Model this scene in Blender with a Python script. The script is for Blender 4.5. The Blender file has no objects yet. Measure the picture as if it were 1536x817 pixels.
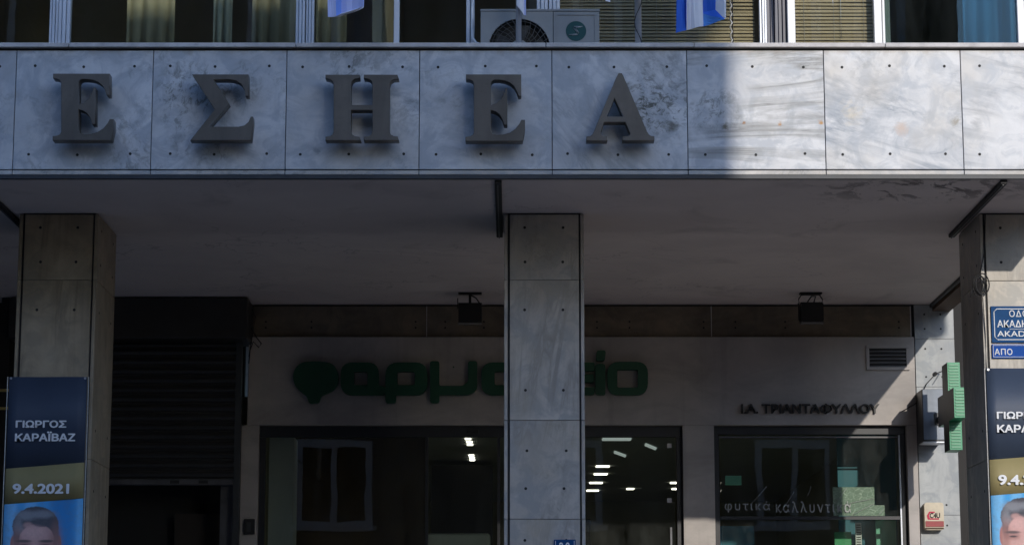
import bpy, bmesh, math, random
from mathutils import Vector, Matrix
random.seed(7)
C = bpy.context.scene
COL = C.collection
R = math.radians

# ------------------------------------------------------------------ camera
F, D, CZ, PITCH = 3480.0, 17.0, 1.65, R(10.13)
cam = bpy.data.cameras.new('camera'); cam.sensor_width = 36.0; cam.lens = F/1536*36
cam.clip_start = 0.1; cam.clip_end = 500
co = bpy.data.objects.new('camera', cam); COL.objects.link(co)
co.location = (0, -D, CZ); co.rotation_euler = (R(90)+PITCH, 0, 0)
C.camera = co

# ------------------------------------------------------------------ sky, sun, exposure
SUN = Vector((0.305, -1.0, 0.372)).normalized()          # towards the sun
elev = math.asin(SUN.z); rot = math.atan2(SUN.x, SUN.y)
w = bpy.data.worlds.new('World'); C.world = w; w.use_nodes = True
nt = w.node_tree; bg = nt.nodes['Background']
sky = nt.nodes.new('ShaderNodeTexSky'); sky.sky_type = 'NISHITA'; sky.sun_disc = False
sky.sun_elevation = elev; sky.sun_rotation = rot; sky.air_density = 1.0; sky.dust_density = 0.6; sky.ozone_density = 1.6
tn = nt.nodes.new('ShaderNodeMix'); tn.data_type = 'RGBA'; tn.blend_type = 'MULTIPLY'; tn.inputs[0].default_value = 1.0
tn.inputs[7].default_value = (0.92, 1.05, 1.28, 1)          # clear deep blue April sky
nt.links.new(sky.outputs[0], tn.inputs[6]); nt.links.new(tn.outputs[2], bg.inputs[0]); bg.inputs[1].default_value = 0.15
sl = bpy.data.lights.new('sun', 'SUN'); sl.energy = 2.0; sl.angle = R(0.5); sl.color = (1.0, 0.93, 0.84)
so = bpy.data.objects.new('sun', sl); COL.objects.link(so); so.location = SUN*60
so.rotation_euler = SUN.to_track_quat('Z', 'Y').to_euler()
C.view_settings.view_transform = 'Standard'; C.view_settings.look = 'None'
C.view_settings.exposure = 0.42; C.view_settings.gamma = 1.0; C.view_settings.use_curve_mapping = False
C.render.engine = 'CYCLES'
C.cycles.use_denoising = True
C.cycles.max_bounces = 10; C.cycles.diffuse_bounces = 5; C.cycles.glossy_bounces = 4; C.cycles.transparent_max_bounces = 16
C.cycles.caustics_reflective = False; C.cycles.caustics_refractive = False

# ------------------------------------------------------------------ helpers
def at(px, py, Y):
    """point on the plane y = Y that the photo shows at pixel (px, py)"""
    u = (px-768)/F; v = (408.5-py)/F
    dy = math.cos(PITCH)-v*math.sin(PITCH); dz = math.sin(PITCH)+v*math.cos(PITCH)
    t = (Y+D)/dy
    return Vector((u*t, Y, CZ+dz*t))
def ax(px, py, Y): return at(px, py, Y).x
def az(py, Y): return at(768, py, Y).z

ORG = {}
class MB:
    def __init__(s): s.bm = bmesh.new()
    def _fin(s, vs, mat, bevel):
        fs = list({f for v in vs for f in v.link_faces})
        for f in fs: f.material_index = mat
        if bevel:
            es = list({e for v in vs for e in v.link_edges})
            r = bmesh.ops.bevel(s.bm, geom=es, offset=bevel, segments=1, affect='EDGES', clamp_overlap=True)
            for f in r['faces']: f.material_index = mat
    def box(s, x0, x1, y0, y1, z0, z1, mat=0, bevel=0):
        r = bmesh.ops.create_cube(s.bm, size=1)
        for v in r['verts']:
            v.co = Vector(((x0+x1)/2+v.co.x*(x1-x0), (y0+y1)/2+v.co.y*(y1-y0), (z0+z1)/2+v.co.z*(z1-z0)))
        s._fin(r['verts'], mat, bevel); return s
    def cyl(s, p0, p1, r, mat=0, seg=12, r2=None):
        p0 = Vector(p0); p1 = Vector(p1); d = p1-p0
        m = Matrix.Translation((p0+p1)/2) @ d.to_track_quat('Z', 'Y').to_matrix().to_4x4()
        g = bmesh.ops.create_cone(s.bm, cap_ends=True, segments=seg, radius1=r, radius2=r if r2 is None else r2, depth=d.length, matrix=m)
        s._fin(g['verts'], mat, 0); return s
    def tube(s, pts, r, mat=0, seg=6, r_end=None):
        pts = [Vector(p) for p in pts]; n = len(pts); rings = []
        for i, p in enumerate(pts):
            d = (pts[min(i+1, n-1)]-pts[max(i-1, 0)]).normalized()
            q = d.to_track_quat('Z', 'Y')
            rr = r if r_end is None else r+(r_end-r)*i/(n-1)
            rings.append([s.bm.verts.new(p+q @ Vector((rr*math.cos(2*math.pi*k/seg), rr*math.sin(2*math.pi*k/seg), 0))) for k in range(seg)])
        for a, b in zip(rings, rings[1:]):
            for k in range(seg):
                f = s.bm.faces.new((a[k], a[(k+1) % seg], b[(k+1) % seg], b[k])); f.material_index = mat; f.smooth = True
        for rg, rev in ((rings[0], True), (rings[-1], False)):
            f = s.bm.faces.new(rg[::-1] if rev else rg); f.material_index = mat
        return s
    def poly(s, pts, mat=0):
        f = s.bm.faces.new([s.bm.verts.new(Vector(p)) for p in pts]); f.material_index = mat; return s
    def prism(s, xz, y0, y1, mat=0):
        a = [s.bm.verts.new((x, y0, z)) for x, z in xz]; b = [s.bm.verts.new((x, y1, z)) for x, z in xz]
        n = len(xz); fs = [s.bm.faces.new(a), s.bm.faces.new(b[::-1])]
        for i in range(n): fs.append(s.bm.faces.new((a[i], b[i], b[(i+1) % n], a[(i+1) % n])))
        for f in fs: f.material_index = mat
        bmesh.ops.recalc_face_normals(s.bm, faces=fs); return s
    def mesh(s, me, mat=0):
        n0 = len(s.bm.faces); s.bm.from_mesh(me); s.bm.faces.ensure_lookup_table()
        for f in s.bm.faces[n0:]: f.material_index = mat
        bpy.data.meshes.remove(me); return s
    def build(s, name, mats, parent=None, origin=None, smooth=False):
        if not isinstance(mats, (list, tuple)): mats = [mats]
        if parent is not None: origin = ORG[parent.name]
        elif origin is None:
            vs = [v.co for v in s.bm.verts]
            origin = Vector(((min(v.x for v in vs)+max(v.x for v in vs))/2, (min(v.y for v in vs)+max(v.y for v in vs))/2, min(v.z for v in vs)))
        origin = Vector(origin)
        bmesh.ops.translate(s.bm, verts=s.bm.verts, vec=-origin)
        me = bpy.data.meshes.new(name); s.bm.to_mesh(me); s.bm.free()
        for m in mats: me.materials.append(m)
        if smooth:
            for p in me.polygons: p.use_smooth = True
        o = bpy.data.objects.new(name, me); COL.objects.link(o)
        ORG[o.name] = origin
        if parent is not None: o.parent = parent
        else: o.location = origin
        return o

def thing(name, label, cat, loc, group=None):
    o = bpy.data.objects.new(name, None); COL.objects.link(o); o.location = loc; o.empty_display_size = 0.2
    ORG[o.name] = Vector(loc); o['label'] = label; o['category'] = cat
    if group: o['group'] = group
    return o
def tag(o, label, cat, group=None):
    o['label'] = label; o['category'] = cat
    if group: o['group'] = group
    return o
def struct(o): o['kind'] = 'structure'; return o

def curve_mesh(splines, depth, bevel=0.0):
    """flat outlines (x, z), holes included -> solid letter mesh centred on y = 0, facing -y"""
    cu = bpy.data.curves.new('outline', 'CURVE'); cu.dimensions = '2D'; cu.fill_mode = 'BOTH'
    cu.extrude = depth/2; cu.bevel_depth = bevel; cu.bevel_resolution = 0; cu.offset = -bevel
    for sp in splines:
        s = cu.splines.new('POLY'); s.points.add(len(sp)-1)
        for p, q in zip(s.points, sp): p.co = (q[0], q[1], 0, 1)
        s.use_cyclic_u = True
    o = bpy.data.objects.new('outline', cu); COL.objects.link(o)
    bpy.context.view_layer.update()
    me = bpy.data.meshes.new_from_object(o.evaluated_get(bpy.context.evaluated_depsgraph_get()))
    bpy.data.objects.remove(o); bpy.data.curves.remove(cu)
    me.transform(Matrix.Rotation(R(90), 4, 'X'))
    return me
def text_mesh(body, x0, z0, width, height, Y, depth=0.003, bold=0.0, spacing=1.0):
    """raised lettering fitted to a box; a heavier stroke comes from slightly shifted copies, each 0.2 mm proud of the last"""
    cu = bpy.data.curves.new('text', 'FONT'); cu.body = body; cu.extrude = 0.01; cu.space_character = spacing
    o = bpy.data.objects.new('text', cu); COL.objects.link(o)
    bpy.context.view_layer.update()
    me = bpy.data.meshes.new_from_object(o.evaluated_get(bpy.context.evaluated_depsgraph_get()))
    bpy.data.objects.remove(o); bpy.data.curves.remove(cu)
    xs = [v.co.x for v in me.vertices]; ys = [v.co.y for v in me.vertices]
    a, b, c, d = min(xs)-bold, max(xs)+bold, min(ys)-bold, max(ys)+bold
    sh = [(0, 0)]
    if bold: sh += [(bold*math.cos(k*math.pi/4), bold*math.sin(k*math.pi/4)) for k in range(8)]
    out = bmesh.new()
    for k, (sx, sy) in enumerate(sh):
        c2 = me.copy()
        for v in c2.vertices:
            x, y, z = v.co
            v.co = (x0+(x+sx-a)/(b-a)*width, Y-z*depth/0.02-0.0002*k, z0+(y+sy-c)/(d-c)*height)
        out.from_mesh(c2); bpy.data.meshes.remove(c2)
    bpy.data.meshes.remove(me); r = bpy.data.meshes.new('text'); out.to_mesh(r); out.free()
    return r
def rounded(pts, rad, n=5):
    """polygon with rounded corners; rad = one radius or a list"""
    out = []; N = len(pts)
    for i in range(N):
        p = Vector(pts[i]); a = Vector(pts[i-1]); b = Vector(pts[(i+1) % N]); r = rad[i] if isinstance(rad, (list, tuple)) else rad
        if r <= 0: out.append(tuple(p)); continue
        r = min(r, (a-p).length/2.01, (b-p).length/2.01)
        p0 = p+(a-p).normalized()*r; p1 = p+(b-p).normalized()*r
        for k in range(n+1):
            t = k/n; q = p0*(1-t)**2+p*2*t*(1-t)+p1*t*t; out.append(tuple(q))
    return out

# ------------------------------------------------------------------ materials
def new_mat(name):
    m = bpy.data.materials.new(name); m.use_nodes = True
    return m, m.node_tree, m.node_tree.nodes['Principled BSDF']
def nd(nt, typ, **kw):
    n = nt.nodes.new(typ)
    for k, v in kw.items():
        if k.startswith('i_'): n.inputs[k[2:].replace('_', ' ')].default_value = v
        else: setattr(n, k, v)
    return n
def ramp(nt, src, stops):
    r = nt.nodes.new('ShaderNodeValToRGB'); e = r.color_ramp.elements
    while len(e) < len(stops): e.new(0.5)
    for el, (p, c) in zip(e, stops):
        el.position = p; el.color = c if len(c) == 4 else (*c, 1)
    nt.links.new(src, r.inputs[0]); return r.outputs[0]
def mix(nt, fac, a, b, mode='MIX'):
    n = nt.nodes.new('ShaderNodeMix'); n.data_type = 'RGBA'; n.blend_type = mode
    for i, v in ((0, fac), (6, a), (7, b)):
        if isinstance(v, (int, float)): n.inputs[i].default_value = v
        elif isinstance(v, (tuple, list)): n.inputs[i].default_value = v if len(v) == 4 else (*v, 1)
        else: nt.links.new(v, n.inputs[i])
    return n.outputs[2]
def coords(nt, loc=(0, 0, 0), rot=(0, 0, 0), scale=(1, 1, 1)):
    g = nt.nodes.new('ShaderNodeNewGeometry'); m = nt.nodes.new('ShaderNodeMapping'); m.vector_type = 'POINT'
    m.inputs[1].default_value = loc; m.inputs[2].default_value = rot; m.inputs[3].default_value = scale
    nt.links.new(g.outputs['Position'], m.inputs[0])
    if any(rot) and tuple(scale) != (1, 1, 1):
        m.inputs[3].default_value = (1, 1, 1); m2 = nt.nodes.new('ShaderNodeMapping'); m2.inputs[3].default_value = scale
        nt.links.new(m.outputs[0], m2.inputs[0]); return m2.outputs[0]
    return m.outputs[0]
def noise(nt, vec, scale, detail=6, rough=0.55, dist=0.0):
    n = nt.nodes.new('ShaderNodeTexNoise'); n.inputs['Scale'].default_value = scale; n.inputs['Detail'].default_value = detail
    n.inputs['Roughness'].default_value = rough; n.inputs['Distortion'].default_value = dist
    nt.links.new(vec, n.inputs['Vector']); return n.outputs[0]
def bump(nt, b, h, strength, dist=0.01):
    n = nt.nodes.new('ShaderNodeBump'); n.inputs['Strength'].default_value = strength; n.inputs['Distance'].default_value = dist
    nt.links.new(h, n.inputs['Height']); nt.links.new(n.outputs[0], b.inputs['Normal'])
K = (0, 0, 0); W = (1, 1, 1)

def marble(name, base=(0.72, 0.72, 0.70), dark=(0.33, 0.35, 0.37), seed=0, angle=25, stretch=3.0, vein=0.6, stain=0.0, warm=0.15, scale=2.2, stain_at=None, rough=0.42, fascia=None):
    m, nt, b = new_mat(name)
    o = (seed*3.7, seed*1.9, seed*2.3)
    # long veins: noise squeezed along one direction
    v1 = coords(nt, o, (0, R(angle), 0), (1/stretch, 1, 1.35))
    n1 = noise(nt, v1, scale, 9, 0.62, 1.6)
    veins = ramp(nt, n1, [(0.40, K), (0.485, (.85,)*3), (0.50, W), (0.515, (.6,)*3), (0.62, K)])
    n2 = noise(nt, v1, scale*0.6, 4, 0.5, 0.6)
    clouds = ramp(nt, n2, [(0.35, K), (0.72, W)])
    n3 = noise(nt, coords(nt, o), 14, 8, 0.7)
    mott = ramp(nt, n3, [(0.3, K), (0.75, W)])
    col = mix(nt, clouds, base, tuple(x*0.74 for x in base))
    n5 = noise(nt, coords(nt, (o[2], o[1], o[0])), 4.5, 7, 0.65, 0.9)
    col = mix(nt, ramp(nt, n5, [(0.44, K), (0.58, (.85,)*3)]), col, tuple(a*c for a, c in zip(base, (0.60, 0.64, 0.69))))
    vm = nt.nodes.new('ShaderNodeMath'); vm.operation = 'MULTIPLY'; vm.inputs[1].default_value = vein
    vb = nt.nodes.new('ShaderNodeMath'); vb.operation = 'MULTIPLY'
    nt.links.new(veins, vb.inputs[0]); nt.links.new(ramp(nt, noise(nt, coords(nt, o), 1.9, 4), [(0.36, K), (0.56, W)]), vb.inputs[1])
    nt.links.new(vb.outputs[0], vm.inputs[0])
    col = mix(nt, vm.outputs[0], col, dark)
    wm = nt.nodes.new('ShaderNodeMath'); wm.operation = 'MULTIPLY'; wm.inputs[1].default_value = warm
    nt.links.new(ramp(nt, noise(nt, coords(nt, (o[1], o[2], o[0])), 2.6, 5), [(0.45, K), (0.72, W)]), wm.inputs[0])
    col = mix(nt, wm.outputs[0], col, (0.50, 0.42, 0.30))
    mm = nt.nodes.new('ShaderNodeMath'); mm.operation = 'MULTIPLY'; mm.inputs[1].default_value = 0.34
    nt.links.new(mott, mm.inputs[0])
    col = mix(nt, mm.outputs[0], col, tuple(x*0.62 for x in base))
    if fascia:
        g2 = nt.nodes.new('ShaderNodeNewGeometry'); sp = nt.nodes.new('ShaderNodeSeparateXYZ'); nt.links.new(g2.outputs['Position'], sp.inputs[0])
        # run-off dirt below the coping and along the bottom joint: ragged, patchy
        wob = nt.nodes.new('ShaderNodeMath'); wob.operation = 'MULTIPLY_ADD'; wob.inputs[1].default_value = 0.16
        nt.links.new(noise(nt, coords(nt, o, (0, 0, 0), (1, 1, 0.2)), 9, 6, 0.7), wob.inputs[0]); nt.links.new(sp.outputs[2], wob.inputs[2])
        mr = nt.nodes.new('ShaderNodeMapRange'); mr.inputs[1].default_value = 6.445; mr.inputs[2].default_value = 6.50; nt.links.new(wob.outputs[0], mr.inputs[0])
        f1 = nt.nodes.new('ShaderNodeMath'); f1.operation = 'MULTIPLY'; f1.inputs[1].default_value = 0.6; nt.links.new(mr.outputs[0], f1.inputs[0])
        col = mix(nt, f1.outputs[0], col, (0.30, 0.24, 0.19))
        for bx_, bz_, br_, bc_ in fascia:
            d2 = nt.nodes.new('ShaderNodeVectorMath'); d2.operation = 'DISTANCE'; d2.inputs[1].default_value = (bx_, 0, bz_)
            nt.links.new(g2.outputs['Position'], d2.inputs[0])
            w2 = nt.nodes.new('ShaderNodeMath'); w2.operation = 'MULTIPLY_ADD'; w2.inputs[1].default_value = br_*4.0
            nt.links.new(noise(nt, coords(nt, (o[0]+br_*50, o[1], o[2]), (0, 0, 0), (0.7, 1, 1.3)), 0.55/br_, 8, 0.72, 0.6), w2.inputs[0]); nt.links.new(d2.outputs['Value'], w2.inputs[2])
            mr2 = nt.nodes.new('ShaderNodeMapRange'); mr2.inputs[1].default_value = br_*3.1; mr2.inputs[2].default_value = br_*2.2; nt.links.new(w2.outputs[0], mr2.inputs[0])
            f2 = nt.nodes.new('ShaderNodeMath'); f2.operation = 'MULTIPLY'; f2.inputs[1].default_value = 0.95; nt.links.new(mr2.outputs[0], f2.inputs[0])
            col = mix(nt, f2.outputs[0], col, bc_)
    if stain > 0:
        sn = ramp(nt, noise(nt, coords(nt, o, (0, R(angle+40), 0), (0.7, 1, 1)), 16, 9, 0.78, 0.8), [(0.495, K), (0.58, W)])
        if stain_at:
            cx, cz, rr = stain_at
            g = nt.nodes.new('ShaderNodeNewGeometry'); d = nt.nodes.new('ShaderNodeVectorMath'); d.operation = 'DISTANCE'
            d.inputs[1].default_value = (cx, 0, cz); nt.links.new(g.outputs['Position'], d.inputs[0])
            wob = nt.nodes.new('ShaderNodeMath'); wob.operation = 'MULTIPLY_ADD'; wob.inputs[1].default_value = rr*1.2
            nt.links.new(noise(nt, coords(nt, o), 5, 4), wob.inputs[0]); nt.links.new(d.outputs['Value'], wob.inputs[2])
            area = ramp(nt, wob.outputs[0], [(rr*0.85, W), (rr*1.65, K)])
        else:
            area = ramp(nt, noise(nt, coords(nt, (o[2], o[0], o[1])), 2.0, 3), [(0.5, K), (0.68, W)])
        ml = nt.nodes.new('ShaderNodeMath'); ml.operation = 'MULTIPLY'; nt.links.new(sn, ml.inputs[0]); nt.links.new(area, ml.inputs[1])
        m2 = nt.nodes.new('ShaderNodeMath'); m2.operation = 'MULTIPLY'; m2.inputs[1].default_value = stain; nt.links.new(ml.outputs[0], m2.inputs[0])
        col = mix(nt, m2.outputs[0], col, (0.10, 0.105, 0.09))
    nt.links.new(col, b.inputs['Base Color']); b.inputs['Roughness'].default_value = rough
    b.inputs['Specular IOR Level'].default_value = 0.35
    bump(nt, b, n3, 0.12, 0.004)
    return m

def paint(name, base, var=0.18, scale=3.0, rough=0.7, streak=False, metallic=0.0, spec=0.5, fine=0.0, smudge=0.0):
    m, nt, b = new_mat(name)
    sc = (1, 1, 0.25) if streak else (1, 1, 1)
    n = noise(nt, coords(nt, (hash(name) % 97*0.31, 0, 0) if False else (len(name)*1.3, 0, 0), (0, 0, 0), sc), scale, 7, 0.6, 0.4)
    f = ramp(nt, n, [(0.3, K), (0.75, W)])
    col = mix(nt, f, tuple(min(1, x*(1+var*0.5)) for x in base), tuple(x*(1-var) for x in base))
    n2 = noise(nt, coords(nt), scale*9, 6, 0.7)
    if fine:
        col = mix(nt, ramp(nt, n2, [(0.55, K), (0.75, (fine,)*3)]), col, tuple(x*0.45 for x in base))
    if smudge:
        sm = noise(nt, coords(nt, (3.1, 0, 1.7), (0, 0, 0), (0.45, 1, 1.0)), 1.9, 8, 0.68, 0.7)
        col = mix(nt, ramp(nt, sm, [(0.46, K), (0.66, (smudge,)*3)]), col, tuple(x*0.52 for x in base))
        dr = noise(nt, coords(nt, (0, 0, 0), (0, 0, 0), (1, 1, 0.05)), 9, 5, 0.6)
        col = mix(nt, ramp(nt, dr, [(0.58, K), (0.70, (smudge*0.6,)*3)]), col, tuple(x*0.6 for x in base))
    nt.links.new(col, b.inputs['Base Color']); b.inputs['Roughness'].default_value = rough; b.inputs['Metallic'].default_value = metallic
    b.inputs['Specular IOR Level'].default_value = spec
    bump(nt, b, n2, 0.08, 0.003)
    return m

def glass(name, tint=(0.8, 0.86, 0.84), ior=1.5, rough=0.0, refl=1.0, dust=0.0):
    m = bpy.data.materials.new(name); m.use_nodes = True; nt = m.node_tree; nt.nodes.clear()
    out = nt.nodes.new('ShaderNodeOutputMaterial'); tr = nt.nodes.new('ShaderNodeBsdfTransparent'); gl = nt.nodes.new('ShaderNodeBsdfGlossy')
    fr = nt.nodes.new('ShaderNodeFresnel'); fr.inputs[0].default_value = ior; mx = nt.nodes.new('ShaderNodeMixShader')
    tr.inputs[0].default_value = (*tint, 1); gl.inputs['Roughness'].default_value = rough; gl.inputs[0].default_value = (*(refl if isinstance(refl, tuple) else (refl,)*3), 1)
    # panes are never perfectly flat
    nz = noise(nt, coords(nt), 1.3, 2); bp = nt.nodes.new('ShaderNodeBump'); bp.inputs['Strength'].default_value = 0.012; bp.inputs['Distance'].default_value = 0.05
    nt.links.new(nz, bp.inputs['Height']); nt.links.new(bp.outputs[0], gl.inputs['Normal'])
    gm = nt.nodes.new('ShaderNodeNewGeometry'); inv = nt.nodes.new('ShaderNodeMath'); inv.operation = 'SUBTRACT'; inv.inputs[0].default_value = 1.0
    nt.links.new(gm.outputs['Backfacing'], inv.inputs[1]); ff = nt.nodes.new('ShaderNodeMath'); ff.operation = 'MULTIPLY'
    nt.links.new(fr.outputs[0], ff.inputs[0]); nt.links.new(inv.outputs[0], ff.inputs[1])
    nt.links.new(mix(nt, gm.outputs['Backfacing'], tint, (1, 1, 1)), tr.inputs[0])
    nt.links.new(ff.outputs[0], mx.inputs[0]); nt.links.new(tr.outputs[0], mx.inputs[1]); nt.links.new(gl.outputs[0], mx.inputs[2])
    last = mx.outputs[0]
    if dust:
        df = nt.nodes.new('ShaderNodeBsdfDiffuse'); df.inputs[0].default_value = (0.45, 0.47, 0.45, 1)
        m2 = nt.nodes.new('ShaderNodeMixShader')
        f = ramp(nt, noise(nt, coords(nt, (0, 0, 0), (0, 0, 0), (1, 1, 0.35)), 5, 8, 0.75), [(0.35, K), (0.8, (dust,)*3)])
        nt.links.new(f, m2.inputs[0]); nt.links.new(last, m2.inputs[1]); nt.links.new(df.outputs[0], m2.inputs[2]); last = m2.outputs[0]
    nt.links.new(last, out.inputs[0])
    return m
def emit(name, col, s):
    m, nt, b = new_mat(name); b.inputs['Base Color'].default_value = (0.8, 0.8, 0.8, 1)
    b.inputs['Emission Color'].default_value = (*col, 1); b.inputs['Emission Strength'].default_value = s
    return m

M = {}
M['hole'] = paint('dowel_dark', (0.015, 0.015, 0.015), 0.1)
M['joint'] = paint('joint_dark', (0.03, 0.03, 0.032), 0.2)
M['coping'] = paint('coping_stone', (0.60, 0.57, 0.55), 0.3, 6, fine=0.5)
M['trim'] = marble('trim_marble', (0.66, 0.63, 0.58), seed=31, angle=2, stretch=6, vein=0.4, stain=0.5, warm=0.5)
M['drip'] = paint('drip_metal', (0.035, 0.04, 0.045), 0.3, 5, 0.5)
M['alu'] = paint('aluminium_frame', (0.62, 0.65, 0.70), 0.12, 8, 0.42, streak=True, metallic=0.3)
M['whitepaint'] = paint('white_frame_paint', (0.82, 0.82, 0.80), 0.08, 5, 0.4)
M['darkframe'] = paint('dark_frame_metal', (0.018, 0.02, 0.024), 0.2, 6, 0.42)
M['navyframe'] = paint('navy_frame', (0.05, 0.055, 0.085), 0.25, 7, 0.4, streak=True)
M['glass_up'] = glass('coated_window_glass', (0.74, 0.77, 0.74), 1.65, dust=0.02)
M['glass_shop'] = glass('shop_glass', (0.74, 0.80, 0.74), 1.6, dust=0.06)
M['glass_blue'] = glass('blue_window_glass', (0.50, 0.62, 0.66), 1.5, refl=(0.26, 0.50, 0.72), dust=0.02)
M['glass_far'] = glass('far_glass', (0.10, 0.12, 0.12), 1.8)
M['bronze'] = paint('bronze_letter', (0.145, 0.128, 0.108), 0.3, 5, 0.45, streak=True, metallic=0.35, fine=0.35, smudge=0.35)
M['green'] = paint('sign_green', (0.008, 0.075, 0.036), 0.2, 5, 0.4)
M['black'] = paint('black_letter', (0.012, 0.012, 0.012), 0.2, 5, 0.5)
M['shutter'] = paint('shutter_steel', (0.028, 0.027, 0.026), 0.35, 4, 0.5, fine=0.4)
M['shutterbar'] = paint('shutter_bar', (0.10, 0.10, 0.11), 0.5, 4, 0.45)
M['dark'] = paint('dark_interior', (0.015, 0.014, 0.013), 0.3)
M['cream'] = paint('cream_wall', (0.46, 0.425, 0.395), 0.2, 1.6, 0.75, fine=0.12, smudge=0.5)
M['room'] = paint('room_wall', (0.34, 0.33, 0.21), 0.2, 1.2)
M['roomceil'] = paint('room_ceiling', (0.42, 0.44, 0.42), 0.1)
M['officewall'] = paint('office_wall', (0.36, 0.34, 0.24), 0.3, 1.0)
M['ac'] = paint('ac_enamel', (0.26, 0.275, 0.275), 0.14, 3, 0.5, fine=0.15)
M['acdark'] = paint('ac_recess', (0.03, 0.027, 0.022), 0.2)
M['teal'] = paint('teal_disc', (0.006, 0.065, 0.065), 0.1)
M['grille'] = paint('grille_wire', (0.10, 0.095, 0.085), 0.2)
M['steel'] = paint('pole_steel', (0.55, 0.56, 0.58), 0.15, 6, 0.35, metallic=0.6)
M['rope'] = paint('rope_fibre', (0.55, 0.53, 0.48), 0.3, 40)
M['wire'] = paint('wire_black', (0.02, 0.02, 0.022), 0.2)
M['blind'] = paint('blind_slat', (0.52, 0.41, 0.245), 0.18, 2.5, 0.55)
M['flagwhite'] = paint('flag_white', (0.80, 0.80, 0.84), 0.06, 4, 0.8)
M['flagpale'] = paint('flag_pale_blue', (0.52, 0.57, 0.86), 0.1, 4, 0.8)  # white cloth with the blue of skylit shade put into its colour
M['flagblue'] = paint('flag_blue', (0.02, 0.12, 0.60), 0.15, 4, 0.7)
M['flaglight'] = paint('flag_light_blue', (0.08, 0.28, 0.75), 0.1, 4, 0.7)
M['boxgrey'] = paint('box_grey', (0.27, 0.30, 0.345), 0.35, 4, 0.5, streak=True, metallic=0.1, smudge=0.5, spec=0.25)
M['boxdark'] = paint('box_dark', (0.05, 0.052, 0.055), 0.2, 4, 0.4)
M['crossgreen'] = paint('cross_green', (0.035, 0.30, 0.145), 0.12, 5, 0.4)
M['crosslamp'] = paint('cross_louver', (0.12, 0.36, 0.21), 0.1, 5, 0.4)
M['alarm'] = paint('alarm_beige', (0.60, 0.52, 0.38), 0.2, 10, 0.45)
M['red'] = paint('alarm_red', (0.30, 0.012, 0.018), 0.2, 6, 0.35)
M['pinkred'] = paint('logo_red', (0.55, 0.03, 0.08), 0.1)
M['signblue'] = paint('sign_blue', (0.012, 0.07, 0.20), 0.2, 5, 0.6, spec=0.12)
M['signblue2'] = paint('sign_bright_blue', (0.010, 0.075, 0.34), 0.15, 5, 0.6, spec=0.12)
M['white'] = paint('white_lettering', (0.78, 0.79, 0.80), 0.05)
M['etch'] = paint('etched_lettering', (0.42, 0.44, 0.42), 0.05)
M['navy'] = paint('banner_navy', (0.042, 0.060, 0.098), 0.15, 3, 0.55, spec=0.4)
M['olive'] = paint('banner_olive', (0.30, 0.25, 0.115), 0.1, 3, 0.6, spec=0.25)
M['skyblue'] = paint('banner_blue', (0.08, 0.38, 0.72), 0.12, 3, 0.5, spec=0.12)
M['skypale'] = paint('banner_pale_blue', (0.20, 0.52, 0.80), 0.1, 3, 0.5, spec=0.12)
M['skydeep'] = paint('banner_deep_blue', (0.04, 0.25, 0.55), 0.1, 3, 0.5, spec=0.12)
M['hair'] = paint('print_hair', (0.13, 0.135, 0.145), 0.75, 38, 0.5, fine=0.6, spec=0.12)
M['hairgrey'] = paint('print_grey_hair', (0.28, 0.29, 0.31), 0.4, 60, 0.5, spec=0.12)
M['skin'] = paint('print_skin', (0.58, 0.31, 0.27), 0.12, 8, 0.5, spec=0.12)
M['skinshade'] = paint('print_skin_shade', (0.38, 0.18, 0.15), 0.12, 8, 0.5, spec=0.12)
def print_face(name, light, shade, cx):
    # a photograph printed on vinyl: the tones are part of the print
    m, nt, b = new_mat(name)
    n = noise(nt, coords(nt), 7, 6, 0.6, 0.4); n2 = noise(nt, coords(nt), 60, 4, 0.7)
    col = mix(nt, ramp(nt, n, [(0.34, K), (0.66, W)]), light, shade)
    col = mix(nt, ramp(nt, n2, [(0.45, K), (0.75, (.3,)*3)]), col, tuple(x*.6 for x in shade))
    nt.links.new(col, b.inputs['Base Color']); b.inputs['Roughness'].default_value = 0.5; b.inputs['Specular IOR Level'].default_value = 0.3
    return m
M['face'] = print_face('print_face', (0.62, 0.36, 0.31), (0.42, 0.21, 0.17), 0)
M['ear'] = print_face('print_ear', (0.50, 0.22, 0.18), (0.34, 0.13, 0.11), 0)
M['lip'] = print_face('print_lip', (0.40, 0.16, 0.14), (0.30, 0.11, 0.10), 0)
M['eyewhite'] = paint('print_eye_white', (0.36, 0.28, 0.26), 0.1, spec=0.3)
M['suit'] = paint('print_suit', (0.04, 0.045, 0.06), 0.2, spec=0.12)
M['lampblack'] = paint('lamp_black', (0.012, 0.012, 0.013), 0.2, 5, 0.5)
M['lampglass'] = paint('lamp_lens', (0.16, 0.16, 0.15), 0.1, 5, 0.15)
M['lit'] = emit('ceiling_lamp_glow', (1.0, 0.93, 0.82), 3.2)
M['litdim'] = emit('ceiling_lamp_dim', (0.8, 0.9, 0.9), 0.3)
M['counter'] = paint('counter_white', (0.62, 0.64, 0.60), 0.08)
M['tealpanel'] = paint('teal_panel', (0.05, 0.22, 0.30), 0.15, 2, 0.6)
M['mint'] = paint('mint_panel', (0.25, 0.68, 0.48), 0.1, 3, 0.6)
M['leafgreen'] = paint('leaf_green_panel', (0.10, 0.50, 0.22), 0.15, 3, 0.6)
M['brass'] = paint('brass', (0.62, 0.48, 0.16), 0.1, 6, 0.4)
M['wood'] = paint('brown_panel', (0.10, 0.06, 0.035), 0.3, 3)
M['doorwood'] = paint('door_wood', (0.030, 0.022, 0.016), 0.3, 3)
M['ochre'] = paint('opposite_render', (0.13, 0.105, 0.08), 0.25, 0.5, 0.85, fine=0.2)
M['grey_render'] = paint('grey_render', (0.30, 0.29, 0.28), 0.2, 0.5, 0.85)
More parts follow.
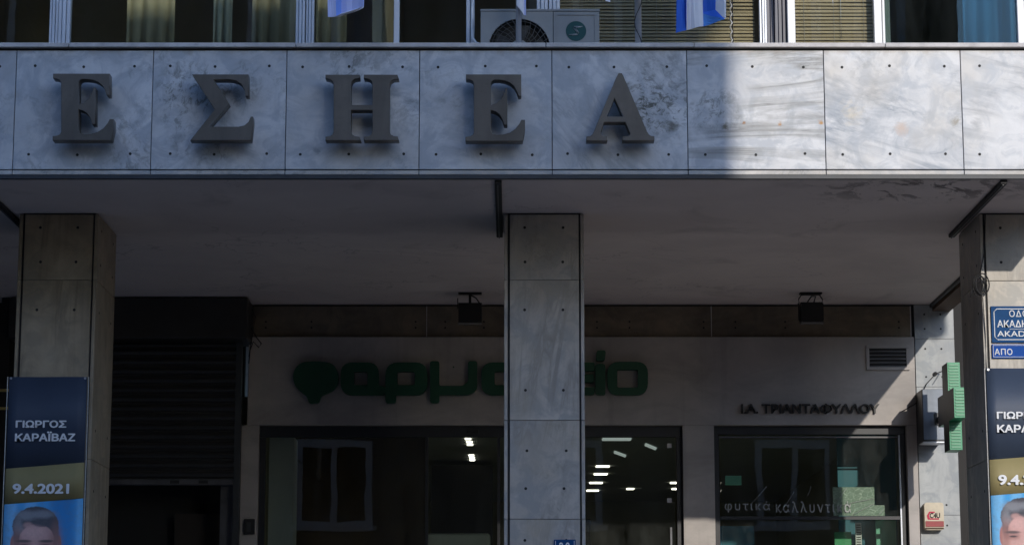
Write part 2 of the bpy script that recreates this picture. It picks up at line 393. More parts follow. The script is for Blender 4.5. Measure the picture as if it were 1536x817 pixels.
M['grey_render2'] = paint('brown_grey_render', (0.14, 0.12, 0.10), 0.2, 0.5, 0.85)
M['grey_dark'] = paint('grey_dark_render', (0.035, 0.033, 0.032), 0.2, 0.5, 0.85)
M['bark'] = paint('bark', (0.10, 0.085, 0.07), 0.4, 6, 0.9, streak=True)
M['leaf'] = paint('leaf', (0.07, 0.10, 0.03), 0.4, 3, 0.6)
M['asphalt'] = paint('asphalt', (0.045, 0.044, 0.044), 0.25, 1.5, 0.9, fine=0.5)
M['paving'] = paint('paving', (0.50, 0.43, 0.37), 0.2, 1.2, 0.8, fine=0.3)
M['kerbstone'] = paint('kerbstone', (0.42, 0.41, 0.39), 0.2, 2, 0.8)
M['linepaint'] = paint('road_line', (0.72, 0.72, 0.70), 0.25, 5, 0.8, fine=0.4)
M['earth'] = paint('earth', (0.16, 0.14, 0.11), 0.2, 0.4, 0.95)

def soffit_mat():
    m, nt, b = new_mat('soffit_plaster')
    n = noise(nt, coords(nt), 0.9, 6, 0.6, 0.5)
    col = mix(nt, ramp(nt, n, [(0.3, K), (0.75, W)]), (0.82, 0.74, 0.70), (0.66, 0.59, 0.565))
    # black mould patches near the damp right front edge
    g = nt.nodes.new('ShaderNodeNewGeometry'); d = nt.nodes.new('ShaderNodeVectorMath'); d.operation = 'DISTANCE'
    mp = nt.nodes.new('ShaderNodeMapping'); mp.inputs[3].default_value = (0.55, 1.0, 0); nt.links.new(g.outputs['Position'], mp.inputs[0])
    d.inputs[1].default_value = (3.15*0.55, 0.35, 0); nt.links.new(mp.outputs[0], d.inputs[0])
    area = ramp(nt, d.outputs['Value'], [(0.15, W), (0.62, K)])
    s = ramp(nt, noise(nt, coords(nt, (4.3, 0, 0), (0, 0, R(30)), (1.4, 0.8, 1)), 3.6, 8, 0.68, 1.2), [(0.515, K), (0.56, W)])
    ml = nt.nodes.new('ShaderNodeMath'); ml.operation = 'MULTIPLY'; nt.links.new(area, ml.inputs[0]); nt.links.new(s, ml.inputs[1])
    col = mix(nt, ml.outputs[0], col, (0.05, 0.045, 0.045))
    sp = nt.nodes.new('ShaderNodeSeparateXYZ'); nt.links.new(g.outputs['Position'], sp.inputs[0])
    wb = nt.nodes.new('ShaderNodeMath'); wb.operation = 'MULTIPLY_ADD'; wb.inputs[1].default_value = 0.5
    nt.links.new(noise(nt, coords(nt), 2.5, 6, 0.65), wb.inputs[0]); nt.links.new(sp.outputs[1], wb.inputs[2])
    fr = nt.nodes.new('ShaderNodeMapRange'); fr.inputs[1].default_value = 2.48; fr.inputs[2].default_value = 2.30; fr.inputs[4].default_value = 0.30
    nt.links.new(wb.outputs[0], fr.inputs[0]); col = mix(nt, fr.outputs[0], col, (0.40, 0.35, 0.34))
    vc = nt.nodes.new('ShaderNodeTexVoronoi'); vc.feature = 'DISTANCE_TO_EDGE'; vc.inputs['Scale'].default_value = 0.55
    dv = nt.nodes.new('ShaderNodeVectorMath'); dv.operation = 'ADD'; nn = nt.nodes.new('ShaderNodeTexNoise'); nn.inputs['Scale'].default_value = 3; nn.inputs['Detail'].default_value = 6
    nt.links.new(coords(nt), nn.inputs['Vector']); nt.links.new(nn.outputs['Color'], dv.inputs[0]); nt.links.new(coords(nt), dv.inputs[1]); nt.links.new(dv.outputs[0], vc.inputs['Vector'])
    ck = nt.nodes.new('ShaderNodeMath'); ck.operation = 'MULTIPLY'; nt.links.new(ramp(nt, vc.outputs['Distance'], [(0.0, (.5,)*3), (0.006, K)]), ck.inputs[0])
    nt.links.new(ramp(nt, noise(nt, coords(nt, (5, 5, 0)), 0.8, 3), [(0.48, K), (0.6, W)]), ck.inputs[1])
    col = mix(nt, ck.outputs[0], col, (0.16, 0.14, 0.135))
    s2 = ramp(nt, noise(nt, coords(nt, (9.1, 2, 0)), 1.4, 7, 0.6, 0.8), [(0.58, K), (0.72, (.3,)*3)])
    col = mix(nt, s2, col, (0.24, 0.22, 0.21))
    nt.links.new(col, b.inputs['Base Color']); b.inputs['Roughness'].default_value = 0.8
    bump(nt, b, noise(nt, coords(nt), 30, 5), 0.1, 0.003)
    return m
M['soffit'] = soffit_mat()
def leaf_film():
    m, nt, b = new_mat('leaf_vein_film')
    def lines(scale, wd, seed):
        v = nt.nodes.new('ShaderNodeTexVoronoi'); v.feature = 'DISTANCE_TO_EDGE'; v.inputs['Scale'].default_value = scale
        nt.links.new(coords(nt, (seed, 0, seed), (0, R(30), 0), (1, 1, 1.3)), v.inputs['Vector'])
        return ramp(nt, v.outputs['Distance'], [(0.0, W), (wd, K)])
    a = lines(85, 0.10, 0); c = lines(20, 0.035, 2)
    col = mix(nt, a, (0.20, 0.28, 0.22), (0.52, 0.62, 0.52))
    col = mix(nt, c, col, (0.72, 0.80, 0.70))
    nt.links.new(col, b.inputs['Base Color']); b.inputs['Roughness'].default_value = 0.6
    return m
M['film'] = leaf_film()

# ------------------------------------------------------------------ levels and planes, metres
ZS = 5.40                     # underside of the portico
YP0, YP1 = 1.27, 2.13         # pillars, front and back
YW = 5.785                    # rear wall
YG = 0.75                     # upper windows
XR = 4.39                     # right corner of the building
XL = -9.0

# ------------------------------------------------------------------ ground, road, pavements
def sheet(name, x0, x1, y0, y1, z, mat):
    return struct(MB().poly([(x0, y0, z), (x1, y0, z), (x1, y1, z), (x0, y1, z)]).build(name, mat))
sheet('ground', -300, 300, -300, 300, -0.13, M['earth'])
sheet('road', -120, 120, -14.5, -3.2, -0.12, M['asphalt'])
sheet('side_road', 7.2, 12.5, -3.2, 17.5, -0.116, M['asphalt'])
struct(MB().box(-60, 7.0, -3.05, 60, -0.3, 0.0).build('pavement', M['paving']))
struct(MB().box(12.7, 60, -3.05, 60, -0.3, 0.0).build('pavement', M['paving']))
struct(MB().box(-60, 60, -40, -14.65, -0.3, 0.0).build('pavement', M['paving']))
k = MB(); k.box(-60, 7.15, -3.2, -3.05, -0.3, 0.004, bevel=0.01); k.box(-60, 60, -14.65, -14.5, -0.3, 0.004, bevel=0.01); k.box(7.0, 7.15, -3.05, 60, -0.3, 0.004, bevel=0.01)
struct(k.build('kerb', M['kerbstone']))
k = MB()
for i in range(-20, 20): k.box(i*3, i*3+1.5, -8.95, -8.83, -0.119, -0.114)
struct(k.build('road_marking', M['linepaint']))

# ------------------------------------------------------------------ the building
B = thing('office_building', 'marble clad office building over a dark portico, bronze letters on its fascia', 'building', (0, 3, 0))

# fascia panels
jx = [-8.75, -7.75, -6.75, -5.75, -4.75] + [ax(p, 165, 0) for p in (22, 228, 429, 629, 828, 1031, 1237, 1443)] + [XR]
zt, zb = 6.392, 5.473
styles = {4: dict(seed=4, angle=60, vein=.35, stain=.35), 5: dict(seed=1, angle=70, stretch=1.6, vein=.45, stain=.5, warm=.12),
          6: dict(seed=2, angle=35, stretch=1.5, vein=.5, stain=.8, warm=.15), 7: dict(seed=3, angle=10, stretch=2, vein=.45, stain=.6, warm=.2),
          8: dict(seed=9, angle=-15, stretch=2, vein=.35, stain=.3, warm=.05),
          9: dict(seed=5, angle=-45, stretch=2.0, vein=.8, stain=.95, warm=.1, stain_at=(1.05, 5.98, 0.36)),
          10: dict(seed=6, angle=4, stretch=6, vein=1.0, dark=(.22, .225, .22), stain=.8, warm=.12, stain_at=(1.52, 5.92, 0.22)),
          11: dict(seed=7, angle=-20, stretch=3.5, vein=1.0, dark=(.25, .29, .34), stain=.25, warm=.4), 12: dict(seed=8, angle=-12, stretch=3.5, vein=.85, dark=(.28, .31, .35), stain=.2, warm=.3)}
for i in range(len(jx)-1):
    x0, x1 = jx[i]+.003, jx[i+1]-.003
    st = styles.get(i, dict(seed=20+i, vein=.4))
    b0 = 0.71
    spots = {10: [(2.02, 5.82, .018, (.42, .20, .05)), (2.33, 5.83, .022, (.45, .22, .05)), (1.6, 5.80, .03, (.12, .11, .09)), (1.75, 5.83, .014, (.3, .14, .05))], 11: [(2.93, 5.79, .055, (.52, .42, .36)), (3.33, 5.84, .04, (.30, .28, .24)), (2.56, 5.9, .10, (.58, .53, .44))],
             9: [(.86, 6.12, .05, (.2, .2, .18)), (1.2, 5.8, .05, (.16, .16, .14))], 6: [(-2.2, 5.95, .06, (.33, .35, .37)), (-2.5, 5.72, .05, (.36, .38, .4))], 7: [(-1.46, 5.62, .04, (.3, .32, .34))]}.get(i, [(x0+.3*random.random(), 5.7+.5*random.random(), .05, (.4, .41, .42))])
    mm = marble('fascia_marble', fascia=spots, base=(b0, b0*1.01, b0*1.02), **st)
    mb = MB().box(x0, x1, 0, .03, zb, zt, 0, bevel=.002)
    wd = x1-x0
    for z in (zt-.125, zb+.115):
        for fx in (.13, .48, .87):
            x = x0+wd*fx+random.uniform(-.02, .02); z2 = z+random.uniform(-.006, .006)
            mb.cyl((x, .004, z2), (x, -.002, z2), .011, 1, 10)
    mb.build('marble_panel', [mm, M['hole']], B)
# core behind the panels
MB().box(XL, XR-.03, .032, .30, 5.402, 6.41).box(XL, XR-.03, .02, .032, 5.44, 6.41).build('parapet_core', M['joint'], B)
# coping in lengths
cx = [XL]+[ax(p, 69, -.03) for p in (-420, -150, 103, 444, 819, 1041, 1328)]+[XR+.03]
mb = MB()
for a, c in zip(cx, cx[1:]): mb.box(a+.003, c-.003, -.03, .33, 6.412, 6.446, 0, bevel=.003)
mb.build('coping', M['coping'], B)
# lower marble strip and the metal drip edge
mb = MB()
for a, c in zip(jx, jx[1:]): mb.box(a+.003, c-.003, -.004, .03, 5.432, 5.463, 0, bevel=.002)
mb.build('trim_strip', M['trim'], B)
MB().box(XL, XR, -.008, .034, 5.400, 5.430).build('drip_edge', M['drip'], B)
# right return of the fascia round the corner
MB().box(XR-.03, XR, .0305, YW+6, 5.473, 6.41).box(XR-.028, XR, .0345, YW+6, 5.40, 5.468).build('side_fascia', marble('side_marble', seed=15), B)
MB().box(XR-.21, XR-.032, 2.2, YW, 5.33, 5.398).build('edge_beam', M['wood'], B)
MB().box(XR-.235, XR-.213, 2.2, YW, 5.365, 5.398).build('beam_rail', M['drip'], B)
# floor slab, its underside is the soffit
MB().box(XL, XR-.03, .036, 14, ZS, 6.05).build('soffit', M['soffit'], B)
# upper office room
mb = MB()
mb.box(XL, XR-.04, 4.6, 4.7, 6.06, 9.2); mb.box(XL, XR-.04, .9, 4.6, 8.9, 9.0); mb.box(-1.12, -1.04, .95, 4.6, 6.06, 8.9); mb.box(2.95, 3.03, .95, 4.6, 6.06, 8.9)
mb.box(-5.0, -4.9, .95, 4.6, 6.06, 8.9)
mb.build('office_room', M['officewall'], B)
MB().box(XL, XR, .62, .9, 6.06, 6.5).box(XL, XR, .5, 14, 8.6, 22).box(XR-.05, XR, .9, 14, 6.06, 8.6).box(XL, XL+.1, .9, 14, 6.06, 8.6).build('upper_wall', M['grey_render'], B)

# upper windows: (left px, right px) of every opening, frame kinds between
def upper_window(p0, p1, fm, f0=.03, f1=.03, divs=(), gm=None):
    x0, x1 = ax(p0, 40, YG), ax(p1, 40, YG)
    f = MB()
    for a_, b_ in ((x0, x0+f0), (x1-f1, x1)):
        if b_-a_ > .05 and fm is M['alu']:
            n_ = 3; w_ = (b_-a_)/n_
            for i_ in range(n_): f.box(a_+w_*i_+.0015, a_+w_*(i_+1)-.0015, YG-.03-.012*(i_ == 1), YG+.05, 6.5, 8.6, bevel=.004)
            f.box(a_+.001, b_-.001, YG-.015, YG+.045, 6.501, 8.599)
        else: f.box(a_, b_, YG-.03, YG+.05, 6.5, 8.6, bevel=.004)
    f.box(x0+f0, x1-f1, YG-.03, YG+.05, 6.5, 6.56); f.box(x0+f0, x1-f1, YG-.03, YG+.05, 8.52, 8.6)
    for d in divs:
        c = ax(d, 40, YG); f.box(c-.022, c+.022, YG-.025, YG+.045, 6.56, 8.52, bevel=.004)
    w_ = f.build('window', fm, B)
    MB().box(x0+f0, x1-f1, YG+.005, YG+.012, 6.56, 8.52).build('pane', gm or M['glass_up'], w_)
    return w_
upper_window(-560, -300, M['alu'], .06, .06)
upper_window(-300, 88, M['alu'], .06, .07)
upper_window(88, 458, M['alu'], .095, .075)
upper_window(459, 705, M['alu'], .065, .03, (595,))
upper_window(706, 822, M['alu'], .03, .09)
upper_window(823, 1150, M['alu'], .09, .06)
upper_window(1181, 1322, M['whitepaint'], .06, .06)
upper_window(1323, 1536, M['whitepaint'], .02, .055, gm=M['glass_blue'])
upper_window(1537, 1600, M['whitepaint'], .03, .03)
# ribbed dark pier between two windows
mb = MB(); xa, xb = ax(1150, 40, YG)+.002, ax(1181, 40, YG)-.002
n = 5
for i in range(n):
    a = xa+(xb-xa)*i/n; mb.box(a, a+(xb-xa)/n-.004, YG+.02+.012*(i % 2), YG+.1, 6.5, 8.6, bevel=.003)
mb.build('window_pier', M['navyframe'], B)

# blinds behind the glass (hung, liftable)
def blind(p0, p1, label):
    x0, x1 = ax(p0, 40, .85), ax(p1, 40, .85)
    t = thing('venetian_blind', label, 'blind', ((x0+x1)/2, .86, 6.6), 'venetian blinds in the upper windows')
    mb = MB(); z = 6.60; i = 0
    while z < 8.45:
        h = .0225; tilt = .010
        bow = random.uniform(-.0022, .0022); tilt = .010+random.uniform(-.006, .004); h += random.uniform(-.002, .001)
        v = [(x0, .850, z+bow), (x1, .850, z-bow), (x1, .850+tilt, z+h-bow), (x0, .850+tilt, z+h+bow)]
        mb.poly(v); mb.poly([(p[0], p[1]+.0015, p[2]) for p in v[::-1]])
        z += .0285
    mb.build('slats', M['blind'], t)
    mb = MB()
    for fx in (.12, .5, .88):
        x = x0+(x1-x0)*fx; mb.cyl((x, .846, 6.6), (x, .846, 8.46), .0016, 0, 5)
    mb.build('ladder_cord', M['rope'], t)
    MB().box(x0, x1, .835, .87, 8.46, 8.51).build('head_rail', M['alu'], t)
    return t
blind(838, 1132, 'wide tan venetian blind behind the air conditioner and the blue and white flag')
bl = blind(1192, 1310, 'tan sunlit venetian blind with a pale pull cord, between white frames')
MB().tube([at(1260, -60, .83), at(1261, 20, .83), at(1262, 58, .83)], .003).build('pull_cord', M['whitepaint'], bl)
# cloth curtain of the upper windows: added to imitate reflections in the panes
def backcloth(p0, p1, Y, mat, label):
    x0, x1 = ax(p0, 40, Y), ax(p1, 40, Y); n = max(8, int((x1-x0)/.03)); bm = MB()
    pts = [(x0+(x1-x0)*i/n, Y+.025*math.sin(i*1.9)+.012*math.sin(i*.7)) for i in range(n+1)]
    for a, c in zip(pts, pts[1:]):
        bm.poly([(a[0], a[1], 6.3), (c[0], c[1], 6.3), (c[0], c[1], 8.7), (a[0], a[1], 8.7)])
    bmesh.ops.remove_doubles(bm.bm, verts=bm.bm.verts, dist=1e-5)
    o = bm.build('curtain', mat, smooth=True); sm = o.modifiers.new('thickness', 'SOLIDIFY'); sm.thickness = .003
    return tag(o, label, 'curtain')
M['curtblue'] = paint('curtain_blue', (0.05, 0.17, 0.30), 0.25, 3, 0.8)
M['curttan'] = paint('curtain_tan', (0.40, 0.38, 0.24), 0.2, 3, 0.8)
M['curtpale'] = paint('curtain_pale', (0.50, 0.54, 0.42), 0.15, 3, 0.8)
backcloth(1445, 1524, 1.05, M['curtblue'], 'blue curtain at the right side of the rightmost upper window')
backcloth(320, 348, 1.1, M['curtpale'], 'narrow pale green curtain in the middle of the wide left upper window')
backcloth(378, 450, 1.2, M['curttan'], 'olive tan curtain at the right end of the wide left upper window')
backcloth(190, 262, 1.3, M['curttan'], 'olive tan curtain left of the middle of the wide left upper window')
backcloth(474, 520, 1.2, M['curttan'], 'olive tan curtain behind the pale blue flag')

# ------------------------------------------------------------------ pillars
def pillar(x0, x1, base, seed, zjs, warm):
    p = MB().box(x0+.027, x1-.027, YP0+.02, YP1-.02, 0, ZS-.001).build('pillar', M['joint'], B)
    cuts = [0]+sorted(zjs)+[ZS-.012]
    for k_, (a, c) in enumerate(zip(cuts, cuts[1:])):
        mm = marble('pillar_marble', base=base, dark=tuple(x*.5 for x in base), seed=seed+k_*2, angle=86, stretch=6, vein=.9, warm=warm, stain=.25, scale=3.0)
        m = MB().box(x0+.045, x1-.042, YP0+.002, YP0+.022, a+.002, c-.002, 0, bevel=.002)
        for z in (a+.24, c-.24) if c-a > .7 else ((a+c)/2-.12, (a+c)/2+.16):
            for x in (x0+.17, x1-.16):
                xx = x+random.uniform(-.012, .012); m.cyl((xx, YP0+.006, z), (xx, YP0, z), .0115, 1, 10)
        m.build('front_slab', [mm, M['hole']], p)
        for sx, xa, xb in ((-1, x0, x0+.027), (1, x1-.027, x1)):
            m = MB().box(xa, xb, YP0, YP1, a+.002, c-.002, 0, bevel=.002)
            xo = x0 if sx < 0 else x1
            for z in (a+.24, c-.24) if c-a > .7 else ((a+c)/2-.12, (a+c)/2+.16):
                for y in (YP0+.16, YP1-.15): m.cyl((xo-sx*.006, y, z), (xo+sx*.002, y, z), .0115, 1, 10)
            m.build('side_slab', [mm, M['hole']], p)
        MB().box(x0+.04, x1-.04, YP1-.022, YP1-.002, a+.002, c-.002).build('rear_slab', mm, p)
    return p
zj = lambda *ys: [az(y, YP0) for y in ys]
pillar(-3.955, -3.322, (0.46, 0.37, 0.25), 40, [1.1, 2.3]+zj(688, 420), .5)
pillar(-.062, .576, (0.60, 0.565, 0.51), 50, [1.1, 2.3, 2.95]+zj(630, 420), .5)
pillar(3.752, 4.388, (0.60, 0.55, 0.47), 60, [1.1, 2.3]+zj(688, 421), .3)

# drain channel beside every pillar head, running under the soffit
for xc in (-4.03, -.10, 3.70):
    MB().box(xc-.03, xc+.022, .04, YP1+.02, ZS-.032, ZS-.001, 0, bevel=.004).box(xc-.012, xc-.003, .05, YP1+.02, ZS-.040, ZS-.0335, 1).build('drain_channel', [M['wire'], M['shutterbar']], B)

# ------------------------------------------------------------------ rear wall
YS = YW-.055                                     # the shop's panelling stands a little proud
xs0, xs1 = ax(372, 570, YS), ax(1373, 570, YS)
zband0 = az(505, YS)
zdoor = az(637, YS)
xd0, xd1 = ax(387, 720, YS), ax(1025, 720, YS)
xw0, xw1 = ax(1072, 720, YS), ax(1362, 720, YS)
mb = MB()
mb.box(xs0, xs1, YS, YW+.16, zdoor, zband0, 0, bevel=.003)
mb.box(ax(361, 720, YS), xd0, YS, YW+.16, 0, zdoor-.002, 0); mb.box(xd1, xw0, YS, YW+.16, 0, zdoor-.002, 0)
mb.box(xw1, xs1, YS, YW+.16, 0, zdoor-.002, 0); mb.box(xw0, xw1, YS, YW+.16, 0, .9, 0)
mb.build('shop_wall', M['cream'], B)
# dark marble band under the soffit
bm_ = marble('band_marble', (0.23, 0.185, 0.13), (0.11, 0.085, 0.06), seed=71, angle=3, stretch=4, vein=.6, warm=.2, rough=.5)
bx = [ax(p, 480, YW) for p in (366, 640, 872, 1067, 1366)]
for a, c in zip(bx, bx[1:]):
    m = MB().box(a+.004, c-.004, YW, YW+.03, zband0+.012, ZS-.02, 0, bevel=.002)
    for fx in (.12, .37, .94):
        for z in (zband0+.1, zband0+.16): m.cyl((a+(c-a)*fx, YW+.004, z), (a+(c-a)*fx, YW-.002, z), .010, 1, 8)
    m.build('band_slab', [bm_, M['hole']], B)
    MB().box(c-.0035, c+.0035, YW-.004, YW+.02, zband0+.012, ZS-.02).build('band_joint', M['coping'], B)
MB().box(-2.9, XR-.03, YW+.032, YW+.2, zband0+.002, ZS-.002).build('rear_core', M['joint'], B)
# marble pilaster at the right end
xp0 = ax(1375, 600, YW); pm = None
pz = [0, 1.2, 2.4, az(772, YW), az(580, YW), az(508, YW), ZS-.003]
for k_, (a, c) in enumerate(zip(pz, pz[1:])):
    mm = marble('pilaster_marble', (0.46, 0.48, 0.48), (.26, .28, .29), seed=80+k_, angle=88, stretch=6, vein=.4, warm=.1)
    m = MB().box(xp0, XR-.002, YW-.004, YW+.03, a+.0015, c-.0015, 0, bevel=.0015)
    for z in (a+.1, c-.1):
        for x in (xp0+.1, xp0+.26): m.cyl((x, YW, z), (x, YW-.007, z), .010, 1, 8)
    m.build('pilaster_slab', [mm, M['hole']], B)
MB().box(xp0+.01, XR-.002, YW+.032, YW+6, 0, ZS-.003).build('end_wall', M['joint'], B)

# pharmacy room behind the glass
xi0, xi1 = -2.62, xp0-.01
mb = MB(); mb.box(xi0, xi1, 18.2, 18.3, 0, 4.5, 0); mb.box(xi0-.1, xi0, YW+.2, 18.3, 0, 4.5, 0); mb.box(xi1, xi1+.015, YW+.2, 18.3, 0, 4.5, 0)
mb.box(xi0, xi1, YW+.17, 18.2, 4.42, 4.5, 1); mb.box(xi0, xi1, YW+.17, 18.2, 0.001, .02, 0)
mb.build('shop_room', [M['room'], M['roomceil']], B)
MB().box(ax(640, 740, 10), ax(737, 740, 10), 11.6, 12.19, 0.021, az(697, 11.6)).build('room_partition', M['dark'], B)
MB().box(ax(640, 740, 9)-2.8, ax(640, 740, 9)-.02, 9.0, 9.08, 0.021, 4.418).build('room_partition', M['wood'], B)
MB().box(ax(403, 740, 6.3), ax(440, 740, 6.3), 6.3, 6.7, 0.021, az(655, 6.3)).build('room_column', M['counter'], B)

# shopfront: frame, mullions, panes
YF = YW+.02
def shopfront(x0, x1, z0, z1, mulls, rails, name, top=.11, side=.06):
    f = MB()
    f.box(x0+.002, x1-.002, YF, YF+.07, z1-top, z1-.003, bevel=.003)
    f.box(x0+.002, x0+side, YF, YF+.07, z0, z1-top-.001, bevel=.003); f.box(x1-side, x1-.002, YF, YF+.07, z0, z1-top-.001, bevel=.003)
    f.box(x0+side, x1-side, YF, YF+.07, z0, z0+.08, bevel=.003)
    for m in mulls: f.box(m-.014, m+.014, YF+.005, YF+.065, z0+.08, z1-top-.001)
    for r in rails: f.box(x0+side, x1-side, YF+.01, YF+.06, r-.016, r+.016)
    fr = f.build(name, M['darkframe'], B)
    ed = [x0+side]+[m for m in mulls]+[x1-side]
    for a, c in zip(ed, ed[1:]): MB().box(a+.015, c-.015, YF+.03, YF+.038, z0+.08, z1-top).build('pane', M['glass_shop'], fr)
    return fr
dsh = shopfront(xd0, xd1, 0.02, zdoor, [ax(640, 740, YF), ax(748, 740, YF)], [], 'shopfront')
MB().box(ax(702, 645, YF), ax(718, 645, YF), YF-.03, YF-.002, zdoor-.075, zdoor-.035, bevel=.004).build('door_sensor', M['lampblack'], dsh)
mb = MB(); x = ax(1006, 760, YF+.02); mb.tube([(x, YF+.01, .9), (x, YF+.01, az(790, YF))], .012); mb.build('door_handle', M['steel'], dsh)
mb = MB()
for py in (668, 750):
    p = at(1004, py, YF+.025); mb.box(p.x-.022, p.x+.022, YF+.018, YF+.024, p.z-.022, p.z+.022)
mb.build('glass_fitting', M['coping'], dsh)
dw = shopfront(xw0, xw1, .9, zdoor, [], [az(776, YF)], 'display_window', top=.085, side=.055)
MB().box(xw0+.06, xw1-.06, YF+.012, YF+.022, az(655, YF)-.008, az(655, YF)+.008).build('glass_rail', M['shutterbar'], dw)
MB().box(xw1-.056-.014, xw1-.056, YF-.002, YF+.0285, .99, zdoor-.09).build('glass_seal', M['alu'], dw)

# ------------------------------------------------------------------ left bay: roller shutter and doorway
xsh1 = ax(362, 600, 5.6)
mb = MB(); mb.box(-4.9, ax(372, 470, 5.32), 5.30, YW+.1, az(507, 5.30), ZS-.012, 0, bevel=.012)
sh = mb.build('roller_shutter', M['shutter'], B)
zs0 = az(727, 5.6); zs1 = az(507, 5.30)
mb = MB(); z = zs0+.06
while z < zs1-.001:
    h = min(.092, zs1-z)
    mb.prism([(-4.85, z), (xsh1-.06, z), (xsh1-.06, z+h-.004), (-4.85, z+h-.004)], 5.60, 5.62)
    mb.cyl((-4.85, 5.603, z+h*.5), (xsh1-.06, 5.603, z+h*.5), h*.38, 0, 8)
    z += .092
mb.build('shutter_curtain', M['shutter'], sh)
mb = MB().box(-4.85, xsh1-.06, 5.575, 5.63, zs0, zs0+.058, 0, bevel=.006)
for p in (255, 298): mb.box(ax(p, 720, 5.57), ax(p+14, 720, 5.57), 5.565, 5.575, zs0+.012, zs0+.045, 1)
mb.build('bottom_bar', [M['shutterbar'], M['lampblack']], sh)
MB().box(xsh1-.058, xsh1+.0, 5.57, 5.66, 0, zs1).build('guide_rail', M['drip'], sh)
mb = MB(); mb.box(ax(331, 760, 5.75), ax(350, 760, 5.75), 5.72, 5.8, 0, zs0+.3); mb.box(-4.85, ax(350, 760, 5.75), 5.74, 5.8, zs0+.06, zs0+.16)
mb.build('doorway_frame', M['shutterbar'], B)
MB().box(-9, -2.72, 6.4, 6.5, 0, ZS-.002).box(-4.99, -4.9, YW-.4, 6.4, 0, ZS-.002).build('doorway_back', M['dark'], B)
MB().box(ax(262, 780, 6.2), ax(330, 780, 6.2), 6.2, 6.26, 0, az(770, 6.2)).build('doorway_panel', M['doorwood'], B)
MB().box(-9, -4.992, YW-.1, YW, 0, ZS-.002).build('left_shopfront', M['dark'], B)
for py in (585, 612):
    p = at(0, py, 5.2); tag(MB().cyl((-7.0, 5.2, p.z), (ax(13, py, 5.2), 5.2, p.z), .014, 0, 8).build('brass_rail', M['brass']),
        'thin brass rail left of the left pillar, %s of the pair' % ('upper' if py == 585 else 'lower'), 'rail', 'brass rails by the left pillar')
# cables hanging beside the shutter box
mb = MB(); q = lambda x, y: at(x, y, 5.66)
mb.tube([q(372, 455), q(378, 470), q(376, 490), q(384, 505), q(392, 515), q(388, 521), q(380, 512), q(375, 525), q(373, 545)], .006)
mb.tube([q(376, 458), q(383, 475), q(379, 500), q(373, 535)], .004)
tag(mb.build('cable', M['wire']), 'loose black cable hanging beside the roller shutter box', 'cable')
MB().box(ax(366, 785, YS-.02), ax(382, 785, YS-.02), YS-.04, YS-.001, az(801, YS), az(778, YS), 0, bevel=.004)
tag(MB().box(ax(366, 785, YS-.02), ax(382, 785, YS-.02), YS-.04, YS-.001, az(801, YS), az(778, YS), 0, bevel=.004).box(ax(370, 785, YS-.04), ax(376, 785, YS-.04), YS-.044, YS-.0395, az(797, YS), az(783, YS), 1).build('shutter_switch', [M['lampblack'], M['drip']]),
    'small black key switch on the wall left of the shopfront', 'switch')

# ------------------------------------------------------------------ bronze letters on the fascia
YL = -.165
def zoomed(ox, oy, s, pts): return [(ox+x/s, oy+y/s) for x, y in pts]
E_ = [(88, 93), (472, 93), (472, 240), (452, 240), (440, 205), (420, 172), (392, 150), (360, 137), (320, 131), (285, 131), (268, 140), (262, 155),
      (262, 300), (300, 288), (330, 262), (350, 225), (362, 186), (375, 186), (375, 436), (352, 436), (340, 395), (318, 362), (292, 345), (262, 335),
      (262, 475), (270, 495), (300, 502), (345, 500), (390, 488), (430, 462), (458, 428), (472, 400), (498, 400), (498, 470), (482, 545), (85, 545), (85, 516), (115, 512), (135, 503), (143, 485),
      (143, 160), (135, 138), (115, 128), (88, 125)]
S_ = [(1030, 98), (1412, 98), (1412, 245), (1392, 245), (1385, 205), (1365, 165), (1330, 142), (1285, 133), (1178, 133), (1282, 297), (1145, 452), (1345, 452), (1385, 443), (1412, 420), (1428, 384), (1444, 384), (1444, 420), (1430, 545), (1018, 545), (1185, 335)]
H_ = [(82, 100), (315, 100), (315, 125), (282, 129), (264, 142), (256, 165), (256, 305), (400, 305), (400, 165), (392, 142), (374, 129), (342, 125), (342, 100), (570, 100), (580, 129), (545, 132), (526, 145), (517, 168), (517, 485), (526, 505), (545, 515), (572, 518), (580, 545), (342, 545), (342, 520),
      (374, 516), (392, 505), (400, 485), (400, 340), (256, 340), (256, 485), (264, 505), (282, 516), (315, 520), (322, 545), (82, 545), (82, 520), (112, 516), (130, 505), (137, 485), (137, 165), (130, 145), (112, 131), (82, 125)]
E2_ = [(1032+(x-86)*.978, y+5) for x, y in E_]
A_ = [(338, 116), (366, 116), (380, 140), (588, 628), (604, 652), (620, 664), (652, 668), (652, 706), (372, 706), (372, 670), (415, 666), (436, 656), (438, 640), (396, 545), (212, 545), (184, 636), (186, 656), (204, 666), (240, 668), (240, 708), (56, 708), (56, 670), (88, 666), (108, 652), (122, 625), (310, 170)]
AH = [(303, 335), (378, 495), (235, 495)]
letters = [('E_like', [zoomed(60, 90, 4.518, E_)], 'bronze serif letter Epsilon, leftmost of the five on the marble fascia'),
           ('S', [zoomed(60, 90, 4.518, S_)], 'bronze serif letter Sigma shaped like a zigzag on the marble fascia'),
           ('H', [zoomed(470, 90, 4.518, H_)], 'bronze serif letter with two stems and a crossbar, middle of the fascia'),
           ('E2', [zoomed(470, 90, 4.518, E2_)], 'bronze serif letter Epsilon between the two stemmed letter and the pointed letter'),
           ('A', [zoomed(870, 90, 5.838, A_), zoomed(870, 90, 5.838, AH)], 'bronze serif pointed letter Alpha on the stained marble panel')]
